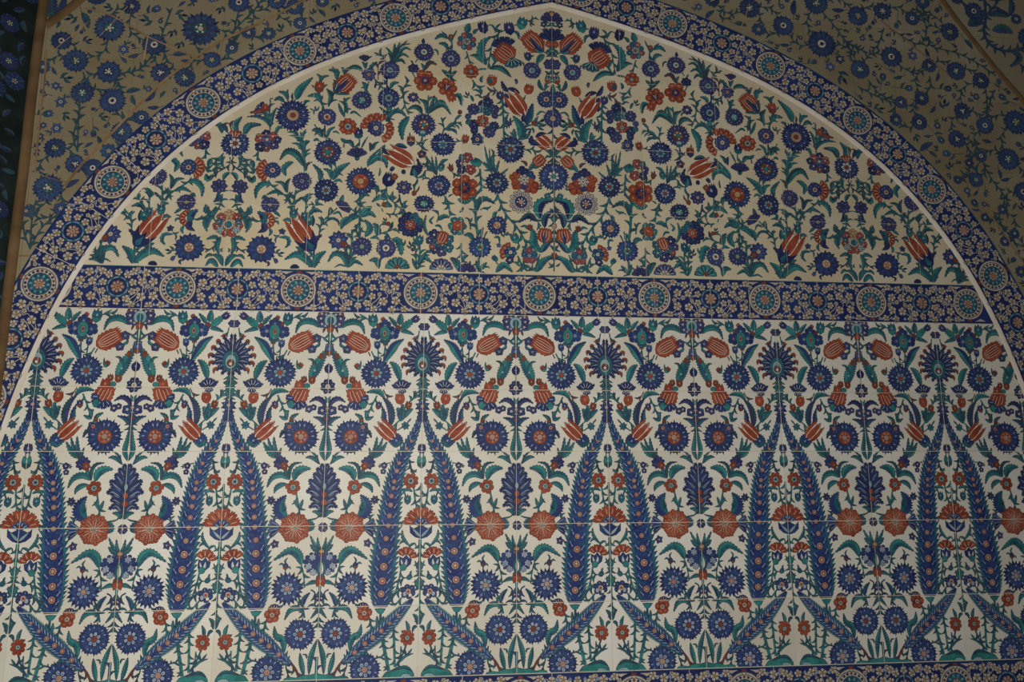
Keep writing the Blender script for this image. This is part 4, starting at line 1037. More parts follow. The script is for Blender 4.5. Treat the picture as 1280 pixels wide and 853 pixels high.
with G('stem'): stem([(675, 850), (680, 740), (745, 640)], 10, lf=4, ll=70); leaf([(675, 800), (660, 770), (640, 740)], 18, teeth=0)
with G('stem'): stem([(490, 620), (490, 740)], 12, 'violet', lf=1); leaf([(530, 740), (560, 680), (630, 670)], 44, teeth=3); leaf([(480, 690), (465, 655), (445, 635)], 22, teeth=0)
# ---- N4
F = N4
ros(512, 72, 118, 14, 'blue', hr=.40, heart=('mint', 'ink'), tip=0)
with G('calyx'): bud(515, 165, 46, (0, -1), 'teal', 'green'); stem([(490, 180), (500, 260), (480, 340)], 9); stem([(545, 185), (520, 260), (490, 340)], 9); stem([(400, 175), (440, 200), (480, 330)], 10, lf=2)
ros(205, 97, 106, 13, 'violet', hr=.42, heart=('green', 'mint'), tip=1)
with G('bud'): ros(792, 62, 60, 8, 'violet', hr=.3, tip=1); leaf([(840, 95), (860, 120), (865, 140)], 18, teeth=0)
with G('carnation'):
    fan(375, 420, 290, 260, spread=130, n=5, col='red', inner=.55); fan(400, 430, 565, 480, spread=115, n=5, col='red', inner=.5); ros(365, 415, 92, 6, 'violet', hr=.32, heart=('bone', 'ochre'), tip=0, l=9)
ros(45, 398, 106, 6, 'red', hr=.36, heart=('mint', 'ink'), tip=2, ink='redink', fleck='pink')
with G('bud'): bud(165, 475, 60, (-.1, -1), 'navy', 'teal'); stem([(178, 540), (175, 620)], 10); leaf([(200, 640), (235, 570), (275, 510)], 20, teeth=0)
with G('leaf_spray'): leaf([(490, 335), (560, 230), (650, 225), (720, 295)], 56, 'green', 'teal', 4); leaf([(490, 335), (530, 310), (580, 320)], 20, teeth=0); leaf([(560, 250), (600, 200), (630, 175)], 18, teeth=0)
with G('leaf_spray'): stem([(680, 0), (690, 130), (740, 260)], 10, lf=3, ll=60); leaf([(745, 280), (660, 400), (668, 560)], 82, 'green', 'teal', 4)
with G('rosette'): ros(910, 378, 130, 13, 'violet', hr=.50, heart=('rust', 'green'), tip=1); bud(900, 475, 40, (0, -1), 'mint', 'teal', l=10)
with G('leaf_spray'): leaf([(890, 255), (860, 190), (800, 170), (722, 205)], 60, 'green', 'leafdark', 5); leaf([(960, 250), (1040, 170), (1140, 150), (1225, 265)], 66, 'green', 'leafdark', 6); leaf([(945, 250), (930, 130), (850, 75)], 40, teeth=3); leaf([(980, 220), (1010, 130), (1035, 35)], 40, teeth=3); stem([(955, 250), (965, 40)], 12); stem([(980, 230), (1050, 130), (1100, 90)], 10)
ros(1130, 602, 130, 12, 'navy', hr=.46, heart=('mint', 'teal'), tip=1)
with G('stem'): stem([(1130, 470), (1140, 400), (1110, 290)], 11, lf=3, ll=60); leaf([(1160, 440), (1230, 370), (1290, 360)], 40, teeth=3); leaf([(1180, 440), (1230, 430), (1270, 465)], 30, teeth=0)
with G('bud'): bud(765, 560, 56, (0, -1), 'rust', 'violet', spikes=4); leaf([(755, 510), (752, 490), (752, 465)], 14, 'rust', 'rust', 0)
with G('tulip'): tulip(800, 840, 480, 660, 215, cal=None); leaf([(720, 640), (630, 610), (560, 640)], 50, 'navy', 'teal', 0, 3); leaf([(540, 720), (470, 680), (440, 640)], 50, 'navy', 'blue', 3, 4)
with G('bellflower'): fan(150, 755, 145, 635, spread=140, n=5, col='violet', ink='ink', stripe='steel', inner=.1); bud(150, 760, 30, (0, -1), 'teal', None)
with G('leaf_spray'): leaf([(270, 860), (300, 760), (470, 600)], 30, teeth=4); leaf([(300, 680), (310, 620), (290, 580)], 40, 'violet', 'teal', 2); leaf([(330, 660), (350, 600), (400, 570)], 36, 'leafdark', 'green', 0); leaf([(380, 720), (430, 690), (470, 600)], 44, teeth=3)
leaf([(285, 840), (370, 755), (470, 780), (490, 880)], 70, 'green', 'teal', 5)
with G('bud'): ros(890, 712, 48, 5, 'navy', alt='rust', hr=.2); stem([(930, 750), (970, 830)], 9); leaf([(890, 820), (930, 830), (970, 850)], 24, teeth=0)
with G('stem'): stem([(890, 520), (895, 660)], 15, 'teal', lf=1); leaf([(890, 640), (850, 590), (820, 560)], 16, teeth=0); leaf([(895, 620), (920, 560), (960, 540)], 18, teeth=0)
leaf([(110, 640), (70, 570), (0, 575)], 50, 'green', 'leafdark', 3)
with G('leaf_spray'): leaf([(40, 250), (20, 150), (0, 60)], 40, 'leafdark', 'green', 3); leaf([(70, 250), (120, 230), (200, 290)], 26, 'leafdark', 'green', 0)
# ---- N7
F = N7
with G('calyx'): fan(780, 110, 860, 200, spread=110, n=4, col='navy', ink='ink', inner=.1, stripe='steel'); leaf([(830, 230), (870, 140), (830, 20)], 50, 'navy', 'violet', 3); leaf([(830, 250), (810, 190), (800, 140)], 50, 'green', 'teal', 0, 8); stem([(830, 240), (840, 300), (780, 340)], 9)
with G('rosette'): ros(190, 292, 155, 12, 'navy', hr=.62, heart=('red', 'ochre'), tip=1, ring='pink')
with G('stem'): stem([(185, 440), (180, 700), (178, 930)], 22, lf=0); leaf([(190, 500), (230, 440), (295, 460)], 44, teeth=3); leaf([(190, 570), (210, 540), (255, 530)], 22, teeth=0); leaf([(170, 570), (155, 540), (140, 530)], 20, teeth=0); leaf([(195, 690), (250, 620), (320, 580)], 70, teeth=4); leaf([(200, 700), (290, 650), (365, 705)], 60, teeth=4); leaf([(165, 700), (90, 700), (0, 800)], 76, teeth=5); stem([(165, 690), (110, 630), (60, 590)], 10, lf=2)
with G('leaf_spray'): leaf([(400, 410), (350, 350), (270, 350), (330, 300)], 76, 'green', 'teal', 3); stem([(340, 360), (450, 430), (600, 560), (690, 650)], 14, lf=4, ll=70); leaf([(500, 500), (410, 470), (315, 530)], 60, 'green', 'teal', 4)
with G('bud'): bud(510, 280, 88, (.3, -1), 'navy', None, spikes=5); bud(575, 245, 40, (.5, -.6), 'rust', None, l=7); stem([(485, 350), (490, 430), (530, 490)], 11)
ros(685, 362, 84, 9, 'violet', hr=.26, heart=('pink', 'pale'), tip=1)
with G('stem'): stem([(630, 440), (650, 540), (700, 650)], 15, 'leafdark', lf=3, ll=70); leaf([(555, 520), (550, 450), (560, 405)], 30, teeth=0); leaf([(690, 600), (690, 540), (725, 512)], 30, teeth=0)
ros(1085, 342, 124, 12, 'navy', hr=.46, heart=('pale', 'rust'), tip=0, ring='violet')
with G('leaf_spray'):
    for e, b in (((900, 95), (980, 130)), ((1000, 0), (1020, 110)), ((1050, 0), (1055, 110)), ((930, -10), (1000, 110))): leaf([(1060, 225), b, e], 26, teeth=3)
    bud(1110, 130, 44, (.2, -1), 'teal', 'green'); leaf([(1110, 110), (1130, 60), (1190, 40)], 40, teeth=3); stem([(1030, 180), (930, 170), (900, 260)], 7); leaf([(980, 260), (930, 255), (890, 275)], 18, teeth=0)
with G('rosette'): ros(915, 548, 112, 10, 'navy', hr=.42, heart=('green', 'mint'), tip=1, sq=.86)
with G('rosette'):
    for t in range(8):
        an = t*math.pi/4+.3; ros(760+92*math.cos(an), 785-92*math.sin(an), 58, 5, 'teal' if t in (0, 1) else 'navy', hr=0, tip=0, l=4)
    ros(760, 790, 62, 7, 'red', hr=.4, heart=('pink', 'rust'), tip=0, ink='redink', l=10)
with G('sprig'): bud(470, 560, 36, (-.8, -.3), 'rust', 'green'); leaf([(550, 580), (510, 560), (490, 510)], 44, teeth=2); stem([(430, 600), (445, 640)], 8); leaf([(420, 580), (390, 560), (370, 540)], 22, 'leafdark', 'leafdark', 0)
with G('sprig'): leaf([(400, 230), (415, 180), (410, 140)], 24, 'leafdark', 'green', 0); bud(550, 150, 28, (.5, -.7), 'violet', 'navy'); bud(680, 180, 28, (0, 1), 'navy', None); bud(800, 430, 32, (.3, -1), 'rust', None); leaf([(820, 420), (850, 380), (860, 345)], 18, 'rust', 'rust', 0)
with G('stem'): stem([(1150, 460), (1190, 540), (1215, 690)], 18, lf=4, ll=70); leaf([(1180, 560), (1150, 540), (1115, 540)], 22, teeth=0); leaf([(1195, 470), (1215, 450), (1245, 440)], 16, teeth=0)
with G('sprig'): sprig(1225, 160, 70, -.3, -1); bud(1222, 150, 30, (-.2, -1), 'rust', 'rust')
with G('sprig'): stem([(480, 660), (560, 670), (650, 660)], 10, lf=4, ll=45); sprig(480, 770, 60, -.4, -.8); bud(500, 775, 26, (1, 0), 'rust', None)
leaf([(960, 920), (915, 800), (940, 670)], 36, 'leafdark', 'green', 4)
with G('sprig'): stem([(1060, 760), (1080, 690), (1070, 625)], 10, lf=2); leaf([(1080, 740), (1140, 690), (1210, 705)], 50, teeth=3); leaf([(1040, 800), (1090, 800), (1125, 850)], 26, teeth=0); leaf([(1010, 780), (985, 740), (1030, 690)], 26, teeth=0)
# ---- N8
F = N8
ros(205, 535, 106, 10, 'violet', hr=.28, heart=('green', 'ochre'), tip=1)
with G('rosette'): ros(480, 552, 104, 11, 'violet', hr=.40, heart=('white', 'rust'), tip=0); leaf([(490, 480), (480, 420), (545, 450)], 30, 'teal', 'steel', 0, 10)
with G('lotus'): fan(610, 790, 610, 655, spread=180, n=6, col='teal', ink='ink', inner=.2, alt='green', stripe='mint'); bud(605, 770, 26, (0, -1), 'rust', None, l=8)
with G('lotus'): fan(1110, 800, 1110, 670, spread=180, n=7, col='steel', alt='violet', ink='ink', inner=.3); fan(1110, 800, 1110, 740, spread=180, n=4, col='bone', ink='ink', inner=.2, l=8)
with G('blossom'):
    for x, y, r, c in ((1030, 400, 68, 'navy'), (980, 465, 48, 'violet'), (1040, 575, 50, 'navy'), (1115, 590, 66, 'violet'), (1190, 545, 62, 'teal'), (1205, 450, 52, 'teal'), (1070, 490, 60, 'teal'), (1005, 535, 34, 'red')): ros(x, y, r, 5, c, hr=.2, tip=0)
    husk(1090, 510, 1150, 370, 120, cal=None, n=4, l=10)
with G('stem'): stem([(825, 790), (820, 600), (795, 430)], 13, lf=4, ll=60); stem([(845, 790), (865, 640), (865, 500)], 13); bud(862, 462, 54, (.1, -1), 'teal', 'teal'); leaf([(850, 740), (900, 650), (960, 570)], 34, teeth=3); stem([(860, 700), (920, 610), (1000, 600)], 10)
leaf([(840, 735), (910, 655), (1005, 720)], 66, 'green', 'teal', 4); leaf([(830, 795), (870, 760), (930, 760)], 26, teeth=0); leaf([(825, 795), (800, 720), (780, 670)], 34, teeth=2)
with G('bellflower'): leaf([(545, 450), (620, 470), (650, 560), (655, 640)], 86, 'green', 'teal', 3); leaf([(640, 500), (690, 500), (700, 460)], 26, teeth=0)
with G('stem'): stem([(300, 440), (400, 395), (500, 360), (600, 325)], 13, lf=5, ll=70); leaf([(370, 400), (380, 320), (335, 265)], 66, teeth=3); stem([(390, 330), (430, 280), (480, 260)], 8, lf=1); leaf([(540, 330), (545, 290), (560, 250)], 34, 'leafdark', 'navy', 0); leaf([(320, 440), (370, 430), (395, 465)], 26, teeth=0)
leaf([(240, 425), (300, 320), (235, 225)], 70, 'green', 'teal', 5)
with G('stem'): stem([(165, 430), (150, 380), (130, 280)], 14, lf=3, ll=60); leaf([(170, 420), (190, 360), (215, 310)], 20, teeth=0)
with G('stem'): stem([(40, 775), (60, 640), (95, 500), (90, 340)], 14, lf=7, ll=70); stem([(40, 770), (30, 640), (0, 540)], 12, lf=2); leaf([(55, 770), (120, 700), (220, 750)], 46, teeth=4); leaf([(60, 710), (100, 670), (150, 655)], 26, teeth=0)
leaf([(400, 785), (370, 690), (285, 695)], 66, 'green', 'teal', 4); 
with G('stem'): stem([(405, 720), (430, 640)], 20, 'steel')
with G('sprig'): sprig(770, 560, 80, -.3, -1); disc(785, 570, 20, 'violet')
with G('leaf_spray'): leaf([(1220, 660), (1260, 690), (1290, 760)], 40, 'leafdark', 'green', 3); leaf([(1040, 680), (1045, 700), (1060, 720)], 14, teeth=0)
# ---- M (mirrored again about the second axis)
F = M1
with G('carnation'): fan(315, 560, 180, 500, spread=95, n=4, col='navy', alt='steel', ink='ink', inner=.2); leaf([(320, 500), (220, 540), (105, 560)], 50, 'red', 'rust', 2, 8); bud(290, 510, 50, (.2, -1), 'red', None, l=8); leaf([(310, 640), (300, 580), (270, 540)], 50, 'teal', 'green', 0, 9)
with G('stem'): stem([(345, 760), (335, 600), (350, 420)], 11, lf=2, ll=50); leaf([(345, 720), (290, 640), (190, 600), (85, 605)], 40, 'green', 'leafdark', 4); leaf([(355, 720), (375, 580), (425, 495)], 36, 'green', 'leafdark', 4); stem([(340, 430), (350, 400), (380, 395)], 8)
leaf([(45, 820), (110, 710), (245, 690)], 66, 'green', 'teal', 5)
with G('rosette'): ros(605, 588, 178, 15, 'navy', hr=.42, heart=('pink', 'rust'), tip=1, ring='ochre')
leaf([(645, 410), (690, 290), (835, 152)], 88, 'green', 'teal', 7)
with G('leaf_spray'): leaf([(550, 415), (520, 340), (440, 315)], 50, teeth=3); leaf([(545, 400), (535, 340), (550, 290)], 30, teeth=2); leaf([(510, 440), (450, 390), (390, 420)], 50, teeth=3); leaf([(740, 470), (750, 430), (800, 425)], 34, teeth=2); leaf([(605, 410), (595, 370), (605, 330)], 22, 'leafdark', 'navy', 0)
with G('bud'): bud(908, 265, 66, (.1, -1), 'red', 'rust', spikes=4); leaf([(915, 205), (920, 150), (875, 115)], 34, teeth=2); leaf([(920, 210), (950, 150), (1020, 135)], 34, teeth=2); leaf([(855, 280), (840, 260), (820, 240)], 18, teeth=0); leaf([(960, 270), (980, 245), (1000, 240)], 18, teeth=0)
with G('leaf_spray'): stem([(905, 330), (910, 400), (940, 470), (960, 500)], 14); leaf([(930, 450), (880, 360), (770, 370)], 62, 'green', 'teal', 4); leaf([(920, 430), (935, 390), (945, 360)], 24, teeth=0); leaf([(1010, 480), (1040, 370), (990, 280)], 50, 'green', 'leafdark', 4); stem([(1010, 490), (1060, 370), (1080, 320)], 12, lf=1)
with G('pomegranate'): husk(1085, 335, 1285, 150, 215, cal=None, n=6); leaf([(1090, 330), (1160, 260), (1240, 180)], 54, 'navy', 'violet', 0, 8); leaf([(1080, 340), (1170, 340), (1255, 350)], 36, 'leafdark', 'green', 0, 6); leaf([(1070, 320), (1100, 240), (1070, 180)], 44, 'leafdark', 'teal', 0, 6)
with G('leaf_spray'): leaf([(1105, 180), (1100, 80), (1010, 70)], 66, 'green', 'teal', 3); leaf([(1075, 100), (1065, 60), (1060, 30)], 30, teeth=0); leaf([(1190, 120), (1180, 60), (1160, 40)], 30, teeth=2); leaf([(1200, 110), (1230, 60), (1280, 45)], 40, teeth=2)
ros(995, 607, 98, 11, 'violet', hr=.46, heart=('pink', 'rust'), tip=0)
with G('leaf_spray'): leaf([(945, 845), (900, 760), (815, 760)], 70, 'green', 'leafdark', 4); stem([(970, 700), (970, 850)], 13, 'leafdark', lf=1); stem([(850, 690), (880, 740), (900, 770)], 9, lf=1); leaf([(1000, 840), (1020, 760), (1090, 720)], 36, teeth=3); leaf([(1060, 780), (1100, 775), (1135, 800)], 20, teeth=0)
with G('sprig'): stem([(800, 510), (850, 530), (890, 530)], 9, lf=2, ll=50); leaf([(870, 530), (860, 500), (868, 485)], 16, teeth=0)
with G('stem'): stem([(1190, 610), (1200, 480), (1200, 400)], 14, lf=3, ll=70); leaf([(1185, 600), (1150, 520), (1125, 450)], 36, teeth=3); leaf([(1200, 540), (1240, 515), (1270, 520)], 18, teeth=0)
TAG = 'm2'
F = M2
with G('blossom'):
    for x, y, r, c in ((232, 72, 64, 'red'), (375, 55, 60, 'red'), (300, 185, 52, 'rust'), (300, 100, 60, 'steel'), (230, 170, 62, 'navy'), (385, 150, 60, 'violet'), (300, 20, 50, 'navy'), (430, 90, 48, 'navy')): ros(x, y, r, 5, c, hr=.2, tip=0)
    disc(310, 90, 22, 'bone', l=12)
with G('stem'): stem([(205, 210), (205, 260), (195, 330)], 16, lf=2, ll=60); leaf([(395, 50), (440, -50), (490, -40)], 40, teeth=3)
with G('carnation'): fan(330, 440, 185, 440, spread=150, n=6, col='red', inner=.40)
ros(373, 440, 92, 11, 'blue', hr=.36, heart=('pink', 'rust'), tip=0)
with G('plant_spray'):
    stem([(745, 450), (735, 330), (700, 130), (640, 0), (620, -60)], 26, lf=5, ll=90); stem([(735, 330), (735, 180), (690, 0)], 13, lf=0); leaf([(740, 230), (740, 120), (800, 105)], 34, teeth=3); leaf([(700, 200), (660, 140), (590, 130)], 32, teeth=0); leaf([(680, 100), (630, 50), (560, 45)], 32, teeth=0); leaf([(715, 80), (720, 30), (755, -30)], 34, teeth=0); leaf([(760, 440), (770, 370), (800, 345)], 16, 'rust', 'rust', 0)
leaf([(735, 400), (650, 260), (540, 220), (452, 325)], 84, 'green', 'leafdark', 8)
leaf([(525, 505), (500, 420), (560, 360), (610, 350)], 62, 'green', 'teal', 4)
ros(710, 565, 104, 12, 'violet', hr=.30, heart=('navy', 'steel'), tip=1)
ros(1005, 232, 148, 14, 'navy', hr=.52, heart=('rust', 'green'), tip=0, ring='mint')
ros(985, 668, 134, 11, 'navy', hr=.44, heart=('mint', 'rust'), tip=0)
with G('leaf_spray'): leaf([(905, 560), (920, 470), (830, 365)], 60, 'green', 'teal', 4); leaf([(1060, 550), (1120, 440), (1260, 350)], 80, 'green', 'teal', 6); leaf([(1035, 530), (1020, 450), (950, 420)], 44, teeth=3); stem([(1050, 540), (1045, 360)], 11); stem([(1070, 500), (1095, 420), (1080, 340)], 9, lf=2); leaf([(1070, 570), (1130, 550), (1170, 580)], 30, teeth=0); leaf([(1080, 520), (1130, 480), (1180, 500)], 20, teeth=0)
with G('plant_spray'):
    stem([(325, 550), (360, 610), (480, 700), (540, 760), (590, 860)], 14, lf=2, ll=60); leaf([(360, 605), (270, 590), (190, 660), (180, 768)], 66, 'green', 'teal', 5); leaf([(490, 720), (410, 680), (300, 720)], 46, 'green', 'teal', 4); leaf([(530, 690), (490, 590), (400, 570)], 40, 'green', 'leafdark', 4); leaf([(540, 700), (530, 600), (575, 530)], 44, 'leafdark', 'teal', 4); leaf([(555, 760), (560, 720), (570, 680)], 24, teeth=0)
with G('stem'): stem([(600, 860), (620, 770), (640, 660)], 15, lf=3, ll=70); stem([(760, 850), (750, 770), (710, 745)], 13, lf=1); leaf([(765, 790), (790, 730), (840, 705)], 28, teeth=0); leaf([(870, 830), (880, 780), (930, 770)], 30, teeth=0)
with G('leaf_spray'): leaf([(840, 100), (880, 85), (905, 110)], 30, teeth=0); leaf([(1150, 70), (1200, 110), (1260, 120)], 44, 'green', 'teal', 3); leaf([(1190, 180), (1185, 150), (1200, 130)], 14, teeth=0)
with G('leaf_spray'): stem([(0, 250), (60, 330), (170, 470)], 13, lf=2, ll=70); stem([(10, 400), (80, 450), (160, 480)], 9, lf=1); leaf([(160, 420), (140, 350), (120, 330)], 50, teeth=2); leaf([(170, 500), (140, 560), (90, 520)], 60, 'green', 'leafdark', 2)
F = M3
ros(345, 85, 102, 13, 'violet', hr=.32, heart=('navy', 'ochre'), tip=0, sq=.86)
with G('leaf_spray'): leaf([(310, 20), (280, -10), (250, 20)], 40, 'leafdark', 'teal', 0); leaf([(380, 160), (420, 180), (460, 220)], 34, teeth=2)
with G('carnation'): fan(300, 265, 400, 245, spread=190, n=6, col='red', inner=.35); leaf([(260, 300), (270, 220), (200, 160)], 84, 'blue', 'teal', 2, 8); leaf([(260, 290), (280, 360), (205, 405)], 70, 'violet', 'navy', 0, 8); disc(275, 270, 36, 'teal', l=11); stem([(235, 270), (170, 270), (60, 190), (0, 110)], 12, lf=0)
with G('sprig'): leaf([(340, 355), (355, 400), (330, 440)], 34, teeth=0); leaf([(395, 270), (430, 280), (440, 310)], 24, teeth=0); leaf([(400, 245), (420, 235), (440, 240)], 14, teeth=0)
with G('leaf_spray'): leaf([(45, 185), (120, 170), (120, 90)], 44, 'green', 'teal', 3); leaf([(50, 210), (110, 300), (65, 405)], 50, 'green', 'teal', 4)
ros(245, 592, 152, 9, 'blue', hr=.38, heart=('pink', 'ochre'), tip=1, fleck='steel')
with G('tulip'): tulip(800, 545, 580, 220, 245, cal='navy', cal2='teal')
with G('leaf_spray'): leaf([(860, 600), (850, 500), (940, 420)], 70, 'violet', 'navy', 3); stem([(845, 580), (850, 805)], 16, 'green'); stem([(850, 700), (780, 620), (740, 590)], 9)
leaf([(830, 800), (740, 690), (640, 650), (505, 712)], 96, 'green', 'teal', 8); leaf([(850, 800), (880, 690), (985, 612)], 84, 'green', 'teal', 5); leaf([(720, 680), (700, 600), (635, 565)], 50, 'green', 'teal', 3); leaf([(705, 640), (690, 580), (690, 530)], 36, teeth=2)
with G('calyx'): bud(612, 185, 54, (0, -1), 'teal', 'green', spikes=4); stem([(600, 140), (580, 60), (540, -40)], 14, lf=3, ll=70); leaf([(595, 140), (560, 110), (540, 120)], 24, teeth=0); leaf([(630, 150), (650, 140), (660, 120)], 20, teeth=0); stem([(620, 130), (620, 40), (600, -20)], 13); leaf([(615, 90), (640, 40), (680, 25)], 24, teeth=0)
with G('calyx'): bud(738, 215, 48, (0, -1), 'teal', 'teal'); stem([(750, 170), (755, 60), (740, -20)], 14); bud(790, 265, 56, (0, -1), 'green', 'teal'); leaf([(790, 210), (850, 140), (945, 170)], 50, 'green', 'leafdark', 4); stem([(770, 200), (830, 130), (900, 50)], 11, lf=2); leaf([(580, 280), (545, 250), (490, 265)], 38, teeth=3); leaf([(610, 360), (590, 310), (590, 260)], 36, 'navy', 'leafdark', 0); leaf([(830, 330), (840, 260), (830, 200)], 30, 'teal', 'navy', 0)
with G('blossom'): ros(1125, 490, 104, 5, 'violet', hr=.26, heart=('bone', 'ochre'), tip=3); bud(1180, 530, 36, (.5, .6), 'rust', None, l=9)
with G('bellflower'): fan(1150, 140, 1220, 60, spread=150, n=5, col='violet', ink='ink', stripe='steel', inner=.1); leaf([(1150, 100), (1160, 30), (1180, -30)], 50, 'teal', 'green', 2)
with G('stem'): stem([(905, 430), (920, 330), (960, 260), (1110, 120)], 12, lf=4, ll=60); leaf([(930, 330), (940, 260), (895, 225)], 34, teeth=2); leaf([(960, 290), (1050, 240), (1120, 270), (1130, 320)], 30, 'leafdark', 'teal', 4); leaf([(950, 310), (980, 305), (1005, 330)], 20, teeth=0); leaf([(1060, 190), (1130, 170), (1165, 235)], 24, teeth=0); leaf([(1010, 210), (1020, 150), (1025, 115)], 18, teeth=0)
with G('leaf_spray'): leaf([(1220, 795), (1180, 670), (1080, 640), (1000, 745)], 70, 'green', 'teal', 5); stem([(1235, 790), (1230, 660), (1200, 560)], 13, lf=2, ll=60); leaf([(1210, 790), (1140, 770), (1080, 800)], 20, teeth=0); stem([(1240, 790), (1270, 640), (1275, 400)], 11, lf=3)
with G('bud'): ros(482, 390, 38, 5, 'violet', hr=0, tip=3); stem([(455, 430), (400, 470)], 8, lf=2, ll=50)
leaf([(440, 455), (540, 460), (560, 530), (510, 580)], 44, 'green', 'teal', 3)
with G('sprig'): sprig(400, 640, 90, 1, -.1); stem([(370, 680), (400, 720)], 7); bud(410, 725, 26, (.4, .8), 'steel', 'steel'); leaf([(310, 730), (330, 760), (310, 790)], 24, 'leafdark', 'navy', 0)
with G('mound'): fan(625, 815, 625, 765, spread=170, n=4, col='navy', ink='ink', inner=.1, stripe=None)
leaf([(1155, 365), (1190, 260), (1290, 225)], 60, 'green', 'teal', 4)
# axis two
F = M6
with G('leaf_spray'): leaf([(855, 480), (800, 450), (712, 480)], 48, 'green', 'teal', 3); stem([(870, 450), (800, 560), (700, 625)], 10, 'leafdark', lf=2, ll=50); leaf([(880, 450), (830, 550), (860, 650)], 60, 'green', 'teal', 3); leaf([(895, 620), (880, 600), (900, 580)], 20, teeth=0)
leaf([(905, 785), (860, 680), (780, 655)], 64, 'green', 'teal', 4); leaf([(790, 665), (740, 655), (695, 695)], 34, 'green', 'leafdark', 2); leaf([(845, 795), (770, 720), (700, 785)], 60, 'green', 'teal', 0)
F = M5
ros(675, 392, 88, 8, 'violet', hr=.26, heart=('navy', 'steel'), tip=1)
with G('leaf_spray'): leaf([(720, 320), (750, 260), (805, 238)], 48, 'green', 'leafdark', 3); leaf([(660, 470), (670, 530), (610, 575)], 60, 'teal', 'blue', 2); leaf([(570, 330), (590, 280), (630, 270)], 44, 'green', 'leafdark', 2); leaf([(700, 540), (680, 590), (625, 595)], 26, 'leafdark', 'green', 0); stem([(745, 445), (790, 440)], 8)
with G('stem'): stem([(710, 480), (705, 560), (660, 660), (600, 740), (520, 790)], 13, lf=2, ll=60); leaf([(650, 690), (570, 720), (545, 610)], 50, 'teal', 'green', 3); leaf([(605, 740), (560, 780), (545, 870)], 46, 'green', 'teal', 4); leaf([(705, 560), (740, 540), (780, 550)], 20, teeth=0)
F = M4
with G('stem'): stem([(840, 700), (800, 780), (700, 850), (610, 890)], 9, 'leafdark', lf=2, ll=60); stem([(740, 690), (700, 760), (600, 850)], 16, 'green', lf=4, ll=80)
leaf([(960, 440), (1010, 340), (1160, 335)], 64, 'green', 'teal', 5)
TAG = None
with G('leaf_spray'): leaf([(885, 410), (860, 330), (940, 235)], 72, 'green', 'teal', 5); leaf([(770, 420), (740, 350), (690, 330)], 46, 'teal', 'leafdark', 2); stem([(820, 400), (790, 320), (750, 320), (770, 410)], 8, 'rust')
F = M6
with G('carnation', 'Y'):
    for x, y, r, c in ((975, 195, 60, 'ochre'), (885, 225, 56, 'red'), (1060, 225, 56, 'red'), (835, 325, 52, 'red'), (1085, 325, 52, 'red'), (930, 400, 56, 'red'), (1010, 400, 56, 'red'), (870, 370, 44, 'mint'), (1055, 370, 44, 'mint'), (860, 280, 44, 'teal'), (1080, 285, 40, 'teal')): ros(x, y, r, 5, c, hr=.2, tip=0)
    disc(965, 310, 62, 'bone', l=11); disc(965, 310, 42, 'teal', l=13)
F = M4
with G('rosette', 'Y'): ros(860, 545, 148, 13, 'navy', hr=.50, heart=('white', 'rust'), tip=1); fan(855, 500, 870, 395, spread=80, n=3, col='red', inner=.2, l=9)
F = M7
with G('leaf_spray'): leaf([(345, 755), (320, 620), (265, 600)], 24, teeth=0); leaf([(345, 755), (340, 600), (330, 500)], 26, teeth=0); leaf([(355, 755), (370, 620), (390, 540)], 26, teeth=0); leaf([(345, 755), (270, 700), (190, 710)], 46, teeth=3); leaf([(300, 680), (260, 655), (235, 650)], 18, teeth=0)
LUN = OUT

def lun_clip(P):
    o = []
    for q in INNER.keep(P):
        for t in (tris(q) if min(p[1] for p in q) < Z_BT+.001 else [q]):
            if min(p[1] for p in t) < Z_BT+.001: t = half(t, (0, -1), -(Z_BT+.001))
            if t: o.append(t)
    return o
lun = thing('floral_mural', 'cream lunette tile mural of red tulips and blue carnations under the pointed arch', 'tile mural')
LX = [AX]
for px in (577, 603, 476, 387.5, 287.5, 195):
    x = wall(px, 215)[0]; LX += [x, 2*AX-x]
LX = sorted(LX); LZ = [wall(600, 264)[1], wall(600, 180)[1], wall(600, 95)[1]]
prism('grout_bed', INNER.keep([(AX-1.6, Z_BT), (AX+1.6, Z_BT), (AX+1.6, 1.3), (AX-1.6, 1.3)]), lun, 'grout', 0.0007, 0.0138)
ex = [AX-1.5]+LX+[AX+1.5]; ez = [Z_BT]+LZ+[1.25]
for i in range(len(ex)-1):
    for j in range(len(ez)-1):
        g = .0006
        Q = INNER.keep([(ex[i]+g, ez[j]+g), (ex[i+1]-g, ez[j]+g), (ex[i+1]-g, ez[j+1]-g), (ex[i]+g, ez[j+1]-g)])
        if Q: prism('tile', Q, lun, 'lunette_cream', 0.0, 0.0134)
ALL = []
for m in LUN:
    ALL.append(m)
    if getattr(m, 'tag', None) == 'm2': ALL.append(mirrored(m, AX2))
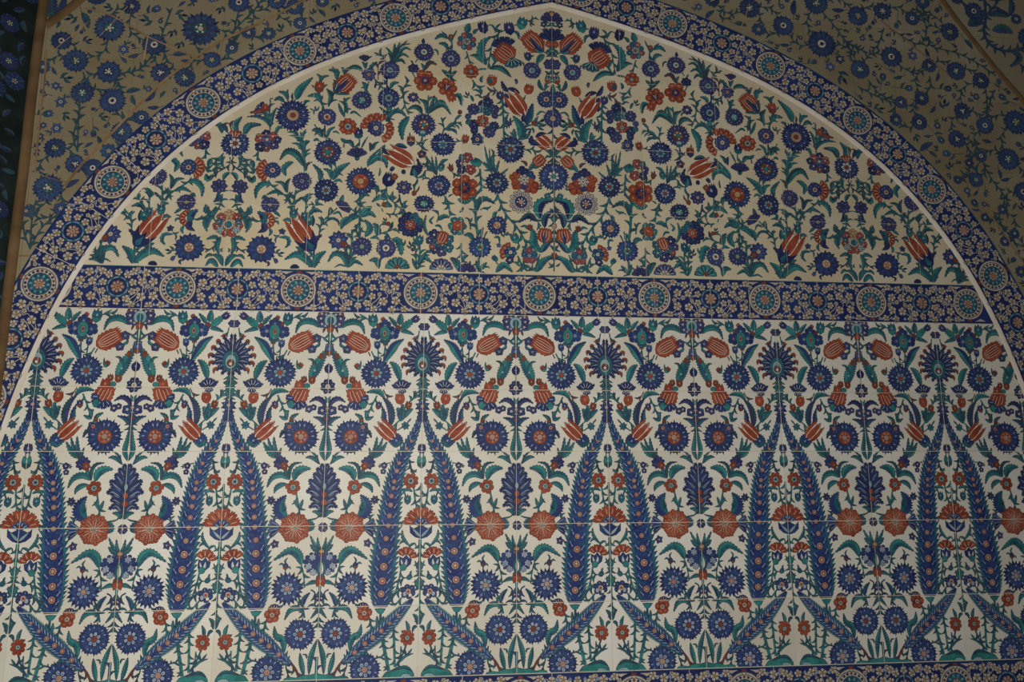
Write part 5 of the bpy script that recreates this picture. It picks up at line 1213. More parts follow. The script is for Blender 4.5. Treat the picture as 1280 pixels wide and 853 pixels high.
# little sprigs wherever the ground is still bare
OCC = set(); CELL = 0.0045
def occ_add(polys, mir):
    base = set()
    for l, c, P in polys:
        n = len(P)
        for i in range(n):
            a, b = P[i-1], P[i]
            base.add((int(b[0]/CELL), int(b[1]/CELL))); base.add((int((a[0]+b[0])/2/CELL), int((a[1]+b[1])/2/CELL)))
        base.add((int(sum(p[0] for p in P)/n/CELL), int(sum(p[1] for p in P)/n/CELL)))
    for i, j in base:
        for a in (-1, 0, 1):
            for b in (-1, 0, 1): OCC.add((i+a, j+b))
for m in ALL: occ_add(m.p, None)
def free(x, z, r):
    n = int(r/CELL)
    i, j = int(x/CELL), int(z/CELL)
    return all((i+a, j+b) not in OCC for a in range(-n, n+1) for b in range(-n, n+1) if a*a+b*b <= n*n)
F = Flat(); rr = random.Random(3)
for r, tries in ((.022, 2500), (.016, 6000), (.012, 9000)):
    for _ in range(tries):
        x = rr.uniform(AX-1.38, AX-.02); z = rr.uniform(Z_BT, 1.16)
        if INNER.sd((x, z)) > -r*1.0 or z < Z_BT+r or not free(x, z, r): continue
        OUT = []
        an = rr.uniform(.4, 2.7)
        with G('sprig') as mm:
            k = rr.random()
            if k < .55: _sprig((x-math.cos(an)*r*.6, z-math.sin(an)*r*.6), r*1.35, an, rr.choice(('green', 'leafdark')))
            elif k < .8:
                _bud((x, z), r*.42, (math.cos(an), math.sin(an)), rr.choice(('violet', 'navy', 'rust', 'teal')), 'green'); _sprig((x-math.cos(an)*r*.9, z-math.sin(an)*r*.9), r*.7, an, 'green', 2)
            else: _leaf([(x-math.cos(an)*r*.8, z-math.sin(an)*r*.8), (x+math.sin(an)*r*.3, z), (x+math.cos(an)*r*.8, z+math.sin(an)*r*.8)], r*.5, 'green', 'leafdark', 2)
        ALL.append(mm); occ_add(mm.p, None)
nsp = 0
for m in ALL:
    P = cut(m.p, LX, LZ, .0006)
    P = clip(P, lun_clip)
    if m.cen != 'X': P = clip(P, lambda Q: [Q] if max(p[0] for p in Q) < AX-.0008 else [q for t in tris(Q) for q in [half(t, (1, 0), AX-.0008)] if q])
    if not P: continue
    for Pk in (comps(P) if m.cen != 'X' else [P]):
        pr = pair(m, Pk)
        place(m.name, pr, lun, (pr[1], 0, pr[2]))
        if m.cen != 'X': place(m.name, pr, lun, (2*AX-pr[1], 0, pr[2]), -1)

# ================================================================== blue borders
F = Flat()
def medallion_big(s, t, R):
    """ring of beads round a teal disc"""
    c = (s, t)
    poly(ngon(c, R*1.06, 28), 'ink', 2); poly(ngon(c, R, 28), 'bone', 3); poly(ngon(c, R*.90, 28), 'navy', 3.3); poly(ngon(c, R*.86, 28), 'bone', 3.6)
    n = 20
    for k in range(n):
        a = 2*math.pi*k/n; q = R*.76
        poly(ngon((c[0]+q*math.cos(a), c[1]+q*math.sin(a)), R*.098, 4, rot=k*1.3), ('ink', 'rust', 'navy', 'ink')[k % 4], 4)
    poly(ngon(c, R*.65, 24), 'ink', 4.5); poly(ngon(c, R*.61, 24), 'teal', 5)
    for k in range(10):
        a = 2*math.pi*k/10; q = R*.47; d = (math.cos(a), math.sin(a)); e = (-d[1], d[0])
        poly([(c[0]+d[0]*u*R+e[0]*v*R, c[1]+d[1]*u*R+e[1]*v*R) for u, v in ((.36, 0), (.47, .055), (.57, 0), (.47, -.055))], 'haze' if k % 3 else 'mint', 6)
        a += math.pi/10; d = (math.cos(a), math.sin(a)); poly(ngon((c[0]+d[0]*R*.52, c[1]+d[1]*R*.52), R*.05, 5), 'navy', 6)
def medallion_heart(s, t, R):
    _ros((s, t), R*.31, 8, 'pink', hr=.36, heart=('ochre', 'red'), tip=0, fleck='bone', l=8)
def medallion_small(s, t, R):
    c = (s, t)
    poly(ngon(c, R*.66, 22), 'ink', 2); poly(ngon(c, R*.62, 22), 'teal', 3); poly(ngon(c, R*.50, 22), 'navy', 4)
    for k in range(8):
        a = 2*math.pi*k/8; strip([(c[0]+R*.56*math.cos(a+i*.16), c[1]+R*.56*math.sin(a+i*.16)) for i in range(4)], R*.05, 'haze', 5)
    for k in range(10):
        a = 2*math.pi*(k+.5)/10; blossom(c[0]+R*.86*math.cos(a), c[1]+R*.86*math.sin(a), R*.21, 5)
def blossom(x, z, r, l=4):
    _ros((x, z), r, 5, 'bone', hr=.34, heart=('ochre', 'rust'), tip=0, fleck=None, l=l)
def vine(P, w, l=2): strip(curve(P, 10), w, 'bone', l)
SPRAY = [[(.41, .27, 1.0), (.54, .68, .95), (.34, .80, .85), (.26, .62, .5)], [(.60, .25, .95), (.75, .72, .85), (.68, .86, .5), (.50, .02, .55)],
         [(.40, -.40, 1.0), (.26, -.82, .85), (.46, -.86, .9), (.35, -.1, .5)], [(.60, -.45, 1.0), (.75, -.85, .85), (.66, -.12, .5), (.80, -.62, .5)]]
def spray(s0, s1, i, H, tc=0.0, flip=1):
    """one painted spray of blossoms between two medallions (s0 big, s1 small)"""
    k = H/.059
    pts = [(s0+(s1-s0)*u, tc+v*H*flip, r*.0122*k) for u, v, r in SPRAY[i]]
    for a, b in zip(pts, pts[1:]):
        vine([a[:2], ((a[0]+b[0])/2+.006*k, (a[1]+b[1])/2), b[:2]], .0018*k)
    for j, (x, z, r) in enumerate(pts): blossom(x, z, r, 4+j*.4)
    x, z, r = pts[0]
    vine([(x, z), (x+(.012 if i % 2 else -.012)*k, tc+(z-tc)*.4), (x+.004, tc)], .0016*k)
    for d in (-1, 1):
        poly([(pts[1][0]+d*.013*k, pts[1][1]), (pts[1][0]+d*.018*k, pts[1][1]+.006*k), (pts[1][0]+d*.023*k, pts[1][1]-.001), (pts[1][0]+d*.018*k, pts[1][1]-.004*k)], 'haze', 4)
def corner_leaf(s, H, tc, sd, up):
    z = tc+up*H*.90
    poly([(s+sd*.016, z), (s+sd*.050, z), (s+sd*.034, z-up*H*.14), (s+sd*.026, z-up*H*.06)], 'bone', 4)
def ident(s, t): return (s, t)
def frieze(parent, meds, H, tc, fn, y, clipf, joints, slo, shi, ground='blue_ground', zc=None):
    """meds: list of (s, kind). joints: s values. fn maps (s, t) to the wall"""
    R = H*.80
    js = [slo]+[j for j in sorted(joints) if slo < j < shi]+[shi]
    g = .0009
    for a, b in zip(js, js[1:]):
        n = max(2, int((b-a)/.03))
        S = [a+g+(b-a-2*g)*i/n for i in range(n+1)]
        q = [fn(s, tc-H) for s in S]+[fn(s, tc+H) for s in S[::-1]]
        pieces = [x for i in range(n) for x in clipf([q[i], q[i+1], q[-2-i], q[-1-i]])]
        if pieces: prism('tile', pieces, parent, ground, y, y+.0128)
    def emit(nm):
        global OUT
        OUT = []
    def done(m):
        P = m.p
        P = cut(P, [j for j in joints if slo < j < shi], (), .0009)
        P = [(l, c, [fn(*p) for p in Q]) for l, c, Q in P]
        P = clip(P, clipf)
        if P: return put(m, parent, y, P)
    for s, k in meds:
        with G('medallion') as m: (medallion_big if k else medallion_small)(s, tc, R)
        o = done(m)
        with G('medallion_heart') as h:
            medallion_heart(s, tc, R*(1.0 if k else 1.15))
        if o is not None:
            P = cut(h.p, [j for j in joints if slo < j < shi], (), .0009)
            P = clip([(l, c, [fn(*p) for p in Q]) for l, c, Q in P], clipf)
            if P:
                c = put(h, o, 0.0, P); c.location = (c.location.x-o.location.x, 0, c.location.z-o.location.z)
        if k:
            for d in (-1, 1):
                with G('tassel') as m: _bud((s, tc+d*R*1.05), R*.17, (0, d), 'rust', 'bone', l=5)
                done(m)
                for e in (-1, 1):
                    with G('corner_leaf') as m: corner_leaf(s, H, tc, e, d)
                    done(m)
    for (a, ka), (b, kb) in zip(meds, meds[1:]):
        if ka == kb: continue
        s0, s1 = (a, b) if ka else (b, a)
        for i in range(4):
            with G('blossom_spray') as m: spray(s0, s1, i, H, tc)
            done(m)
    with G('painted_fleck') as m:
        for (a, ka), (b, kb) in zip(meds, meds[1:]):
            if ka == kb: continue
            s0, s1 = (a, b) if ka else (b, a); k = H/.059
            for q, v in enumerate((.50, -.55, .05, .52, -.50, .95, -.05, -.62, .12, -.95)):
                jx = s0+(s1-s0)*(.28+.13*(q % 5)+(.03 if q > 4 else 0)); jz = tc+H*v*.88
                poly([(jx-.003*k, jz), (jx, jz+.0042*k), (jx+.003*k, jz+.001), (jx, jz-.004*k)], 'bone' if q % 2 else 'haze', 3)
    o = done(m)
    if o is not None: o['kind'] = 'stuff'
    # edge lines
    for t, w, c in ((tc+H*.955, H*.05, 'navy'), (tc-H*.955, H*.05, 'navy'), (tc+H*.978, H*.035, 'teal')):
        for a, b in zip(js, js[1:]):
            with G('edge_line') as m:
                n = max(2, int((b-a)/.03)); strip([(a+g+(b-a-2*g)*i/n, t) for i in range(n+1)], w, c, 7)
            done(m)

band = thing('tile_frieze', 'straight blue tile frieze with round medallions crossing below the lunette', 'tile frieze')
H = (Z_BT-Z_BB)/2-.0008; zc = (Z_BT+Z_BB)/2
MB = [((147, 358), 0), ((222, 359), 1), ((297, 361), 0), ((373, 362), 1), ((448, 363), 0), ((526, 363), 1), ((599, 364), 0), ((674, 368), 1), ((747, 369), 0), ((818, 369), 1), ((888, 371), 0), ((956, 374), 1), ((1022, 376), 0), ((1089, 378), 1), ((1152, 379), 0), ((1210, 380), 1)]
meds = [(wall(*q)[0], k) for q, k in MB]
st = (meds[-1][0]-meds[1][0])/14
meds = [(meds[0][0]-st, 1)]+meds
prism('grout_bed', INNER.keep([(AX-1.6, Z_BB), (AX+1.6, Z_BB), (AX+1.6, Z_BT), (AX-1.6, Z_BT)]), band, 'grout', 0.0007, 0.0138)
jb = [wall(x, 365)[0] for x in (178, 297, 393, 448, 526, 599, 656, 747, 818, 888, 936, 1022, 1089, 1152)]
frieze(band, meds, H, zc, ident, 0.0, INNER.keep, jb, AX-1.5, AX+1.5)

bott = thing('tile_frieze', 'blue medallion tile frieze along the foot of the cypress leaf panel', 'tile frieze')
H2 = H; zc2 = Z_E-.0016-H2
b0 = wall(1196, 860)[0]; b1 = wall(931, 860)[0]; stb = (b0-b1)/4
ms = [(b0+stb*k, k % 2 == 0) for k in range(-33, 9)]
prism('grout_bed', INNER.keep([(AX-1.6, zc2-H2-.001), (AX+1.6, zc2-H2-.001), (AX+1.6, Z_E), (AX-1.6, Z_E)]), bott, 'grout', 0.0007, 0.0138)
frieze(bott, [(s, 1 if k else 0) for s, k in ms], H2, zc2, ident, 0.0, INNER.keep, [b0+stb*k for k in range(-33, 9, 4)]+[b0+stb*(k+.55) for k in range(-32, 9, 4)], AX-1.52, AX+1.52)

# ---- border round the arch
ctr = np.array(arch_line((FIL_OUT+B_OUT)/2))
seg = np.linalg.norm(np.diff(ctr, axis=0), axis=1); cum = np.concatenate([[0], np.cumsum(seg)])
kap = int(np.argmax(ctr[:, 1]))
CT_ = np.vstack([ctr[:1], ctr, ctr[-1:]]); NRM = CT_[2:]-CT_[:-2]; NRM /= np.linalg.norm(NRM, axis=1)[:, None]; NRM = np.stack([-NRM[:, 1], NRM[:, 0]], 1)
CL_, NL_, SL_, UL_ = ctr.tolist(), NRM.tolist(), seg.tolist(), cum.tolist()
import bisect
def bend(s, t):
    i = min(max(bisect.bisect_left(UL_, s)-1, 0), len(SL_)-1)
    f = (s-UL_[i])/SL_[i]; a, b, m, n = CL_[i], CL_[i+1], NL_[i], NL_[i+1]
    nx, nz = m[0]*(1-f)+n[0]*f, m[1]*(1-f)+n[1]*f; q = math.hypot(nx, nz)
    return (a[0]+(b[0]-a[0])*f+nx/q*t, a[1]+(b[1]-a[1])*f+nz/q*t)
def s_of(q):
    d = np.linalg.norm(ctr-np.array(q), axis=1); i = int(d.argmin())
    best = None
    for j in (i-1, i):
        if 0 <= j < len(seg):
            a, b = ctr[j], ctr[j+1]; f = float(np.clip(np.dot(np.array(q)-a, b-a)/np.dot(b-a, b-a), 0, 1))
            e = np.linalg.norm(a+(b-a)*f-np.array(q))
            if best is None or e < best[0]: best = (e, cum[j]+seg[j]*f)
    return best[1]
arch = thing('arch_border', 'curved blue tile border of medallions and blossoms framing the pointed arch', 'tile border')
MA = [((17, 425), 0), ((54, 357), 1), ((94, 291), 0), ((145, 231), 1), ((199, 178), 0), ((257, 132), 1), ((317, 95), 0), ((377, 67), 1), ((436, 45), 0), ((495, 23), 1), ((551, 8), 0)]
MR = [((782, 12), 0), ((840, 31), 1), ((902, 55), 0), ((963, 83), 1), ((1018, 115), 0), ((1070, 153), 1), ((1120, 195), 0), ((1162, 239), 1), ((1202, 290), 0), ((1238, 347), 1), ((1268, 405), 0)]
ml = [(s_of(wall(*q, FRONT)), k) for q, k in MA]; mr_ = [(s_of(wall(*q, FRONT)), k) for q, k in MR]
gap = (mr_[0][0]-ml[-1][0]); 
mid_ = [(ml[-1][0]+gap*(i+1)/4, (i+1) % 2) for i in range(3)]
stp = (ml[-1][0]-ml[0][0])/10
lo = [(ml[0][0]-stp*k, k % 2) for k in range(6, 0, -1) if ml[0][0]-stp*k > .05]; hi = [(mr_[-1][0]+stp*k, k % 2) for k in range(1, 7) if mr_[-1][0]+stp*k < cum[-1]-.05]
ma = lo+ml+mid_+mr_+hi
HA = (B_OUT-FIL_OUT)/2
ja = [s_of(wall(*q, FRONT)) for q in ((70, 322), (110, 258), (166, 205), (212, 168), (300, 108), (360, 78), (421, 50), (537, 15), (821, 30), (921, 66), (1036, 126), (1125, 185), (1200, 295), (1160, 320) if False else (1175, 262))]+[cum[kap], ml[1][0]-.42, mr_[-1][0]+.2]
none = lambda P: [P]
n = 60
A0 = arch_line(FIL_OUT); B0 = arch_line(B_OUT)
beds = []
SS = np.linspace(.001, cum[-1]-.001, 121)
for a, b in zip(SS, SS[1:]):
    beds.append([bend(a, -HA), bend(b, -HA), bend(b, HA), bend(a, HA)])
beds = [q for b in beds for q in keep_half(LEFT_END)(b)]
prism('grout_bed', beds, arch, 'grout', FRONT+.0008, .0136)
frieze(arch, ma, HA, 0.0, bend, FRONT, keep_half(LEFT_END), ja, .002, cum[-1]-.002)

# ---- pale plaster fillet between arch border and recessed panels
SF = np.array(arch_line(FIL_IN)); SG = np.array(arch_line(FIL_OUT))
def resample(P, k):
    d = np.concatenate([[0], np.cumsum(np.linalg.norm(np.diff(P, axis=0), axis=1))]); t = np.linspace(0, d[-1], k)
    return np.stack([np.interp(t, d, P[:, 0]), np.interp(t, d, P[:, 1])], 1)
hf = []
for P in (SF, SG):
    k = int(np.argmax(P[:, 1])); hf.append(np.vstack([resample(P[:k+1], 80), resample(P[k:], 80)[1:]]))
V, Fc = [], []
prof_f = ((0.0, .0136), (0.0, -.001), (.25, FRONT*.55), (.62, FRONT*.95), (1.0, FRONT-.0005), (1.0, .0136))
for a, b in zip(*hf):
    for u, y in prof_f: V.append((a[0]+(b[0]-a[0])*u, y, a[1]+(b[1]-a[1])*u))
m = len(prof_f)
for i in range(len(hf[0])-1):
    for j in range(m): Fc.append((i*m+j, i*m+(j+1) % m, (i+1)*m+(j+1) % m, (i+1)*m+j))
me = bpy.data.meshes.new('trim_1'); me.from_pydata(V, [], Fc); me.materials.append(MATS['plaster']); me.update()
for p in me.polygons: p.use_smooth = False
struct(link('trim_1', me), 'pale plaster fillet along the inner edge of the pointed arch')

# ================================================================== spandrels
D = FRONT
W = lambda x, y: wall(x, y, D)
def dist_poly(p, L):
    return min(math.dist(p, q) for q in L)
def bar(name, P, r, material, y, squash=.8):
    """half round rib along wall points"""
    C = curve(P, 40) if len(P) > 2 else curve(P, 20)
    N = normals(C); V, Fc = [], []
    pr = [(math.cos(a), math.sin(a)) for a in np.linspace(0, math.pi, 9)]
    for p, q in zip(C, N):
        for c, s in pr: V.append((p[0]+q[0]*r*c, y-s*r*squash, p[1]+q[1]*r*c))
    m = len(pr)
    for i in range(len(C)-1):
        for j in range(m): Fc.append((i*m+j, i*m+(j+1) % m, (i+1)*m+(j+1) % m, (i+1)*m+j))
    me = bpy.data.meshes.new(name); me.from_pydata(V, [], Fc); me.materials.append(MATS[material]); me.update()
    for p in me.polygons: p.use_smooth = True
    return link(name, me)
# corner rib on the left, rib of the vault on the right
struct(bar('trim_2', CL, .0145, 'brown_stone', D+.004, 1.1), 'brown stone corner rib at the end of the wall')
struct(bar('trim_3', CR, .0095, 'brown_stone', D+.003, .8), 'slim tan rib curving over the dark right spandrel')
CT = [W(57, 32), W(80, 16), W(104, -4), W(140, -36)]
struct(bar('trim_4', CT, .014, 'brown_stone', D+.003, .6), 'short brown brace rising from the corner rib')

def blade(P, w, c='old_green', teeth=3): _leaf([W(*p) for p in P], w*.00225, c, 'old_blue', teeth, 3)
def rosette_s(x, y, r, k):
    kind = k % 4
    _ros(W(x, y), r*.00222, (11, 13, 9, 12)[kind], 'old_blue', hr=(.42, .34, .40, .46)[kind], heart=(('old_green', 'bone'), ('bone', 'navy'), ('old_green', 'ochre'), ('navy', 'bone'))[kind], tip=(1, 0, 1, 2)[kind], fleck='steel', l=5)
def spandrel(root, ros_list, stems, region, rs, y=D):
    global OUT
    mots = []
    for k, (x, yy, r) in enumerate(ros_list):
        with G('rosette') as m: rosette_s(x, yy, r, k)
        mots.append(m)
    for P in stems:
        with G('vine') as m: _stem([W(*p) for p in P], .0030, 'old_green', 3, .016)
        mots.append(m)
    pts = [W(x, yy) for x, yy, r in ros_list]
    done_ = set()
    for i, p in enumerate(pts):
        near = sorted((math.dist(p, q), j) for j, q in enumerate(pts) if j != i)[:2]
        for d_, j in near:
            if d_ > .17 or (j, i) in done_: continue
            done_.add((i, j)); q = pts[j]; k = rs.choice((-1, 1))*.28
            mx, mz = (p[0]+q[0])/2-(q[1]-p[1])*k, (p[1]+q[1])/2+(q[0]-p[0])*k
            if OUTER.sd((mx, mz)) < .01 or not INS(mx, mz, .01): continue
            with G('vine') as m: _stem([p, (mx, mz), q], .0017, 'old_green', 5, .017, 0)
            mots.append(m)
    OCC.clear()
    for m in mots: occ_add(m.p, None)
    x0, x1, z0, z1 = region
    for r, tries in ((.028, 2500), (.021, 5000), (.016, 8000), (.012, 9000)):
        for _ in range(tries):
            x = rs.uniform(x0, x1); z = rs.uniform(z0, z1)
            if not free(x, z, r*.74) or OUTER.sd((x, z)) < r*.9 or not INS(x, z, r*.6): continue
            an = rs.uniform(0, 6.28); c, s = math.cos(an), math.sin(an); k = rs.random()
            with G('bud_sprig' if k < .5 else 'leaf') as m:
                if k < .28:
                    _bud((x+c*r*.3, z+s*r*.3), r*.42, (c, s), rs.choice(('old_blue', 'steel', 'old_blue')), 'old_green'); strip(curve([(x-c*r*1.7, z-s*r*1.7+.006), (x-c*r*.95, z-s*r*.95+.003), (x-c*r*.5, z-s*r*.5), (x, z)], 6), .0016, 'ink', 2); _leaf([(x-c*r*.6, z-s*r*.6), (x-c*r*.4-s*r*.4, z-s*r*.4+c*r*.4), (x-s*r*.7, z+c*r*.7)], r*.24, 'old_green', 'old_blue', 0, 3)
                elif k < .5: _ros((x, z), r*.55, 6, rs.choice(('old_blue', 'steel')), hr=.35, heart=('bone', 'navy'), tip=3, fleck=None, l=4); _sprig((x-c*r*.5, z-s*r*.5), r*.6, an+3.14, 'old_green', 2)
                elif k < .8: strip(curve([(x-c*r*1.7, z-s*r*1.7+.004), (x-c*r*1.2, z-s*r*1.2), (x-c*r*.8, z-s*r*.8)], 6), .0017, 'ink', 2); _leaf([(x-c*r*.95, z-s*r*.95), (x-s*r*.14, z+c*r*.14), (x+c*r*.95, z+s*r*.95)], r*.66, rs.choice(('old_green', 'old_blue')), 'old_blue', 3, 3)
                else: _sprig((x-c*r*.8, z-s*r*.8), r*1.5, an, rs.choice(('old_green', 'old_blue')))
            mots.append(m); occ_add(m.p, None)
    OUT = []
    for m in mots:
        P = clip(m.p, OUTER.drop); P = clip(P, KEEP)
        if P: put(m, root, y, P)
def seam(P, w, c='seam', parent=None, l=9):
    with G('mortar_seam') as m: strip(curve([W(*p) for p in P], 20), w*.00222, c, l)
    q = clip(m.p, OUTER.drop); q = clip(q, KEEP)
    if q: put(m, parent, D, q)
def tiles_grid(root, x0, x1, z0, z1, n, m, rot=0.0):
    """spandrel tiles, cut along the border"""
    for i in range(n):
        for j in range(m):
            g = .0007
            a, b = x0+(x1-x0)*i/n+g, x0+(x1-x0)*(i+1)/n-g; c, d = z0+(z1-z0)*j/m+g, z0+(z1-z0)*(j+1)/m-g
            Q = [r for q in OUTER.drop([(a, c), (b, c), (b, d), (a, d)]) for r in KEEP(q)]
            if Q: prism('tile', Q, root, 'old_cream_shaded', D, D+.0128)

# left spandrel
nl, dl = LEFT_END
KEEP = keep_half(LEFT_END)
INS = lambda x, z, r: nl[0]*x+nl[1]*z-dl < -r-.018
sl = thing('spandrel_panel', 'yellowed floral tile spandrel between the arch border and the brown corner rib', 'tile panel')
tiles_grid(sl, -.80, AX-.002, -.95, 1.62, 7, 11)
prism('grout_bed', [r for q in OUTER.drop([(-.80, -.95), (AX-.001, -.95), (AX-.001, 1.62), (-.80, 1.62)]) for r in KEEP(q)], sl, 'seam', D+.0006, .0136)
RL = [(137, 35, 17), (77, 51, 12), (95, 76, 14), (136, 90, 14), (250.7, 36, 21), (193, 56, 14), (265, 75, 10), (201, 91, 12), (231, 97, 12), (298.7, 3, 13), (346, 1, 11), (311, 41, 9), (336, 42, 9), (375, 29, 8), (368, 9, 10), (403, 2, 8), (103, 116, 13), (140.6, 126, 15), (69, 185, 12), (94, 205, 11), (60, 235, 16), (116, 210, 11), (136, 189, 9), (76, 261, 8), (152, 165, 12), (177, 147, 9), (33, 264, 7), (165, 8, 10), (54, 84, 8), (290, 60, 8), (440, -6, 9)]
SL = [[(97, 190), (98, 150), (100, 130)], [(97, 190), (92, 170), (100, 140)], [(150, 92), (175, 86), (195, 60), (215, 10)], [(140, 98), (150, 110), (142, 120)], [(104, 90), (108, 105), (104, 112)], [(38, 305), (40, 275), (45, 250)], [(38, 310), (52, 285), (72, 268)], [(38, 312), (30, 290), (28, 270)], [(295, 62), (292, 45), (298, 15)], [(120, 215), (100, 250), (85, 262)], [(290, 40), (320, 10), (330, -5)], [(140, 200), (150, 180), (152, 170)]]
spandrel(sl, RL, SL, (-.80, AX-.03, -.05, 1.45), random.Random(11))
seam([(440, -28), (400, -10), (330, 27), (300, 40), (262, 60), (210, 97), (170, 135), (125, 182), (100, 208), (82, 232)], 3.0, parent=sl)
seam([(58, 62), (56, 100), (50, 150), (44, 215)], 2.2, parent=sl); seam([(44, 215), (60, 222), (83, 228)], 1.0, 'seam', sl); seam([(105, 10), (140, 20), (183, 45), (240, 70)], 1.8, 'seam', sl); seam([(185, 45), (180, 75)], 1.6, 'ochre', sl); seam([(22, 320), (40, 320)], 2.0, parent=sl)
seam([(125, 45), (160, 8)], .8, 'ochre', sl); seam([(65, 65), (110, 28)], .8, 'ochre', sl)
for P_l, w_l in (([(70, 24), (66, 8), (70, -12)], 11), ([(64, 26), (60, 8), (62, -10)], 7)):
    with G('leaf') as m: blade(P_l, w_l, 'old_green', 4)
    put(m, sl, D, clip(m.p, KEEP))
OUT = []

# right spandrel, divided by the rib
RRb = CR
def right_of_rib(p):
    best = min(range(len(RRb)-1), key=lambda i: min(math.dist(p, RRb[i]), math.dist(p, RRb[i+1])))
    a, b = RRb[best], RRb[best+1]
    return (b[0]-a[0])*(p[1]-a[1])-(b[1]-a[1])*(p[0]-a[0]) > 0
XR = 2.75
KEEP = keep_half(RIB_LINE)
RIBC = curve(RRb, 60)
INS = lambda x, z, r: not right_of_rib((x, z)) and dist_poly((x, z), RIBC) > r+.010
sr = thing('spandrel_panel', 'dim yellowed floral tile spandrel beyond the arch border beside the slim rib', 'tile panel')
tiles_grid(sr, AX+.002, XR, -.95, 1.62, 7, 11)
prism('grout_bed', [r for q in OUTER.drop([(AX+.001, -.95), (XR, -.95), (XR, 1.62), (AX+.001, 1.62)]) for r in KEEP(q)], sr, 'seam', D+.0006, .0136)
RR = [(937, 10, 14), (979, 32, 14), (948, 37, 9), (890, 0, 10), (1020, 4, 16), (1027, 55, 19), (1072, 20, 14), (1103, 14, 13), (1075, 87, 13), (1114, 71, 15), (1187, 40, 13), (1161.5, 82, 10), (1195, 89, 13), (1140, 23, 10), (1153, 2, 10), (1126, 128, 9), (1152, 123, 10), (1149, 153, 11), (1120, 150, 9), (1203, 139, 12), (1226, 101, 12), (1231, 157, 12), (1270, 153, 17), (1196, 174, 12), (1260, 199, 15), (1226, 195, 9), (1220, 225, 10), (1211, 204, 6), (1197, 225, 6), (1279, 240, 13), (1253, 262, 7), (1231, 272, 6), (1268, 292, 7), (1256, 302, 7), (1276, 340, 8)]
SR = [[(1028, 15), (1045, 35), (1056, 50), (1075, 62)], [(1056, 50), (1064, 65), (1062, 74)], [(1056, 50), (1070, 60), (1085, 66)], [(1085, 100), (1100, 118), (1120, 126)], [(1072, 108), (1095, 120), (1115, 128)], [(1112, 35), (1135, 50), (1150, 55), (1158, 40), (1152, 18), (1140, 10)], [(1160, 45), (1165, 58), (1195, 66), (1220, 78), (1245, 95)], [(1232, 110), (1234, 130), (1232, 150)], [(1244, 112), (1238, 125), (1234, 148)], [(1229, 205), (1240, 225), (1252, 240), (1262, 258)], [(1162, 95), (1163, 108), (1156, 118)], [(1105, 35), (1098, 55), (1090, 64)], [(905, 10), (900, 20), (915, 25)], [(1242, 265), (1255, 285), (1272, 310)]]
spandrel(sr, RR, SR, (AX+.03, XR-.05, -.05, 1.45), random.Random(12))
seam([(1100, 25), (1125, 45), (1150, 65), (1185, 92)], 1.4, 'seam', sr); seam([(1232, 262), (1250, 285), (1270, 315), (1290, 345)], 2.0, 'seam', sr); seam([(937, 5), (931, 22), (926, 35)], 1.2, 'ochre', sr); seam([(1095, 78), (1110, 95)], 1.2, 'ochre', sr)

# bold scrolls beyond the rib
sv = thing('vault_panel', 'dark scrolling vine tile field on the far side of the slim rib', 'tile panel')
INS = lambda x, z, r: right_of_rib((x, z)) and dist_poly((x, z), RIBC) > r+.012
KEEP = keep_half(((-RIB_LINE[0][0], -RIB_LINE[0][1]), -RIB_LINE[1]))
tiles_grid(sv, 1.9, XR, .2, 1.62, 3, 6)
prism('grout_bed', KEEP([(1.9, .2), (XR, .2), (XR, 1.62), (1.9, 1.62)]), sv, 'seam', D+.0006, .0136)
OUT = []; mots = []
for P, w in (([(1230, -10), (1232, 22), (1230, 40), (1238, 56), (1258, 64), (1280, 60)], .008), ([(1200, -8), (1206, 8), (1222, 12)], .005), ([(1232, 20), (1245, 5), (1252, -10)], .006), ([(1280, 60), (1300, 45), (1310, 20)], .008), ([(1275, 80), (1290, 95), (1310, 110)], .006)):
    with G('vine') as m: _stem([W(*p) for p in P], w, 'old_blue', 4, .022)
    mots.append(m)
for P, w in (([(1262, 20), (1248, 16), (1236, 20)], 12), ([(1240, 38), (1255, 36), (1266, 42)], 14), ([(1210, 32), (1222, 24), (1230, 12)], 16), ([(1262, 20), (1265, 8), (1262, -4)], 9), ([(1268, 60), (1274, 74), (1262, 84)], 9)):
    with G('leaf') as m: blade(P, w, 'old_green', 4)
    mots.append(m)
for x, y, r in ((1217, 14, 13), (1270, 24, 8), (1285, 48, 15), (1196, -2, 9), (1240, -6, 9), (1290, 85, 12)):
    with G('rosette') as m: rosette_s(x, y, r, 1)
    mots.append(m)
OUT = []
for m in mots: put(m, sv, D, clip(m.p, KEEP))

# ---- dark side wall left of the corner rib
wl_p = np.array(W(24, 200)); ang = math.radians(52)
V = []
me = bpy.data.meshes.new('wall_left')
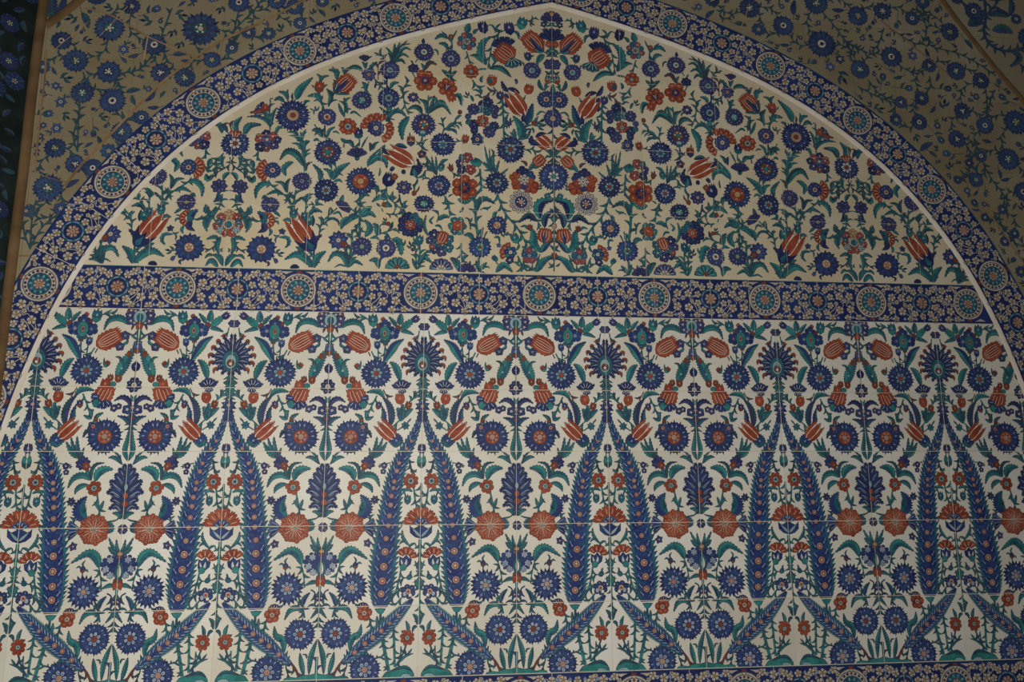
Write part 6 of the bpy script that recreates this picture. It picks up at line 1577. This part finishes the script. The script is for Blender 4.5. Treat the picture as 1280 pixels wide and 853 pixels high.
# the side wall leans with the rib: foot and head of the rib give its edge
A = np.array([CL[0][0]-.014, D+.004, CL[0][1]]); B = np.array([CL[-1][0]-.014, D+.004, CL[-1][1]])
dv = np.array([-math.cos(ang), -math.sin(ang), 0])*.9
nrm = np.array([-math.sin(ang), math.cos(ang), 0])*.06
Q = [A, B, B+dv, A+dv]; Q2 = [q+nrm for q in Q]
me.from_pydata([tuple(q) for q in Q+Q2], [], [(0, 1, 2, 3), (7, 6, 5, 4), (0, 4, 5, 1), (1, 5, 6, 2), (2, 6, 7, 3), (3, 7, 4, 0)])
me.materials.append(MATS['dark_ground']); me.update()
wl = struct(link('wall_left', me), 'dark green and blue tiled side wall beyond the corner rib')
# tiles and painted sprays on it, in its own plane: u away from the rib, z up
fn_ = np.cross(dv, np.array([0, 0, 1.0])); fn_ /= np.linalg.norm(fn_)
if fn_[1] > 0 and fn_[0] < 0: fn_ = -fn_
du = dv/np.linalg.norm(dv)
side = np.cross(np.array([0, 0, 1.0]), du)
rotz = math.atan2(-du[1], -du[0])
def lean(z): return A+(B-A)*((A[2]-z)/(A[2]-B[2]))
rs = random.Random(5)
OUT = []
def on_side(m):
    me, cx, cz = build(m.p, m.name)
    o = link(m.name, me, wl); p = lean(cz)+du*(-cx)
    o.location = (p[0], p[1], cz); o.rotation_euler = (0, 0, rotz)
    return o
used = []
for it in range(4200):
    u = rs.uniform(.02, .34); z = rs.uniform(.15, 1.5); r = rs.choice((.022, .016, .014))
    if it > 1500:
        u = rs.uniform(.03, .86); z = rs.uniform(-1.05, 1.7); r = rs.choice((.044, .048, .044))
        if u < .36 and z > .12: continue
    if any((u-a)**2+(z-b)**2 < (r+c)**2*(.9 if it <= 1500 else 1.05) for a, b, c in used): continue
    used.append((u, z, r)); an = rs.uniform(0, 6.28)
    big = r == .022 or r == .044
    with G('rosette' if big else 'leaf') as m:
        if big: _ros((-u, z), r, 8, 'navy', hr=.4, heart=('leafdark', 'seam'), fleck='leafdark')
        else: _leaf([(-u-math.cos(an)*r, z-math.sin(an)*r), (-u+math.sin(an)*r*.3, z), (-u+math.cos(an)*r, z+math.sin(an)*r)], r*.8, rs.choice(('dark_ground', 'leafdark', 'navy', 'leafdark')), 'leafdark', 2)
    on_side(m)
for z in np.arange(.3, 1.7, .24):
    with G('tile_joint') as m: strip([(-.0, z), (-.32, z+.30), (-.6, z+.58)], .0030, 'seam', 12)
    on_side(m)
OUT = []
bpy.context.view_layer.update()
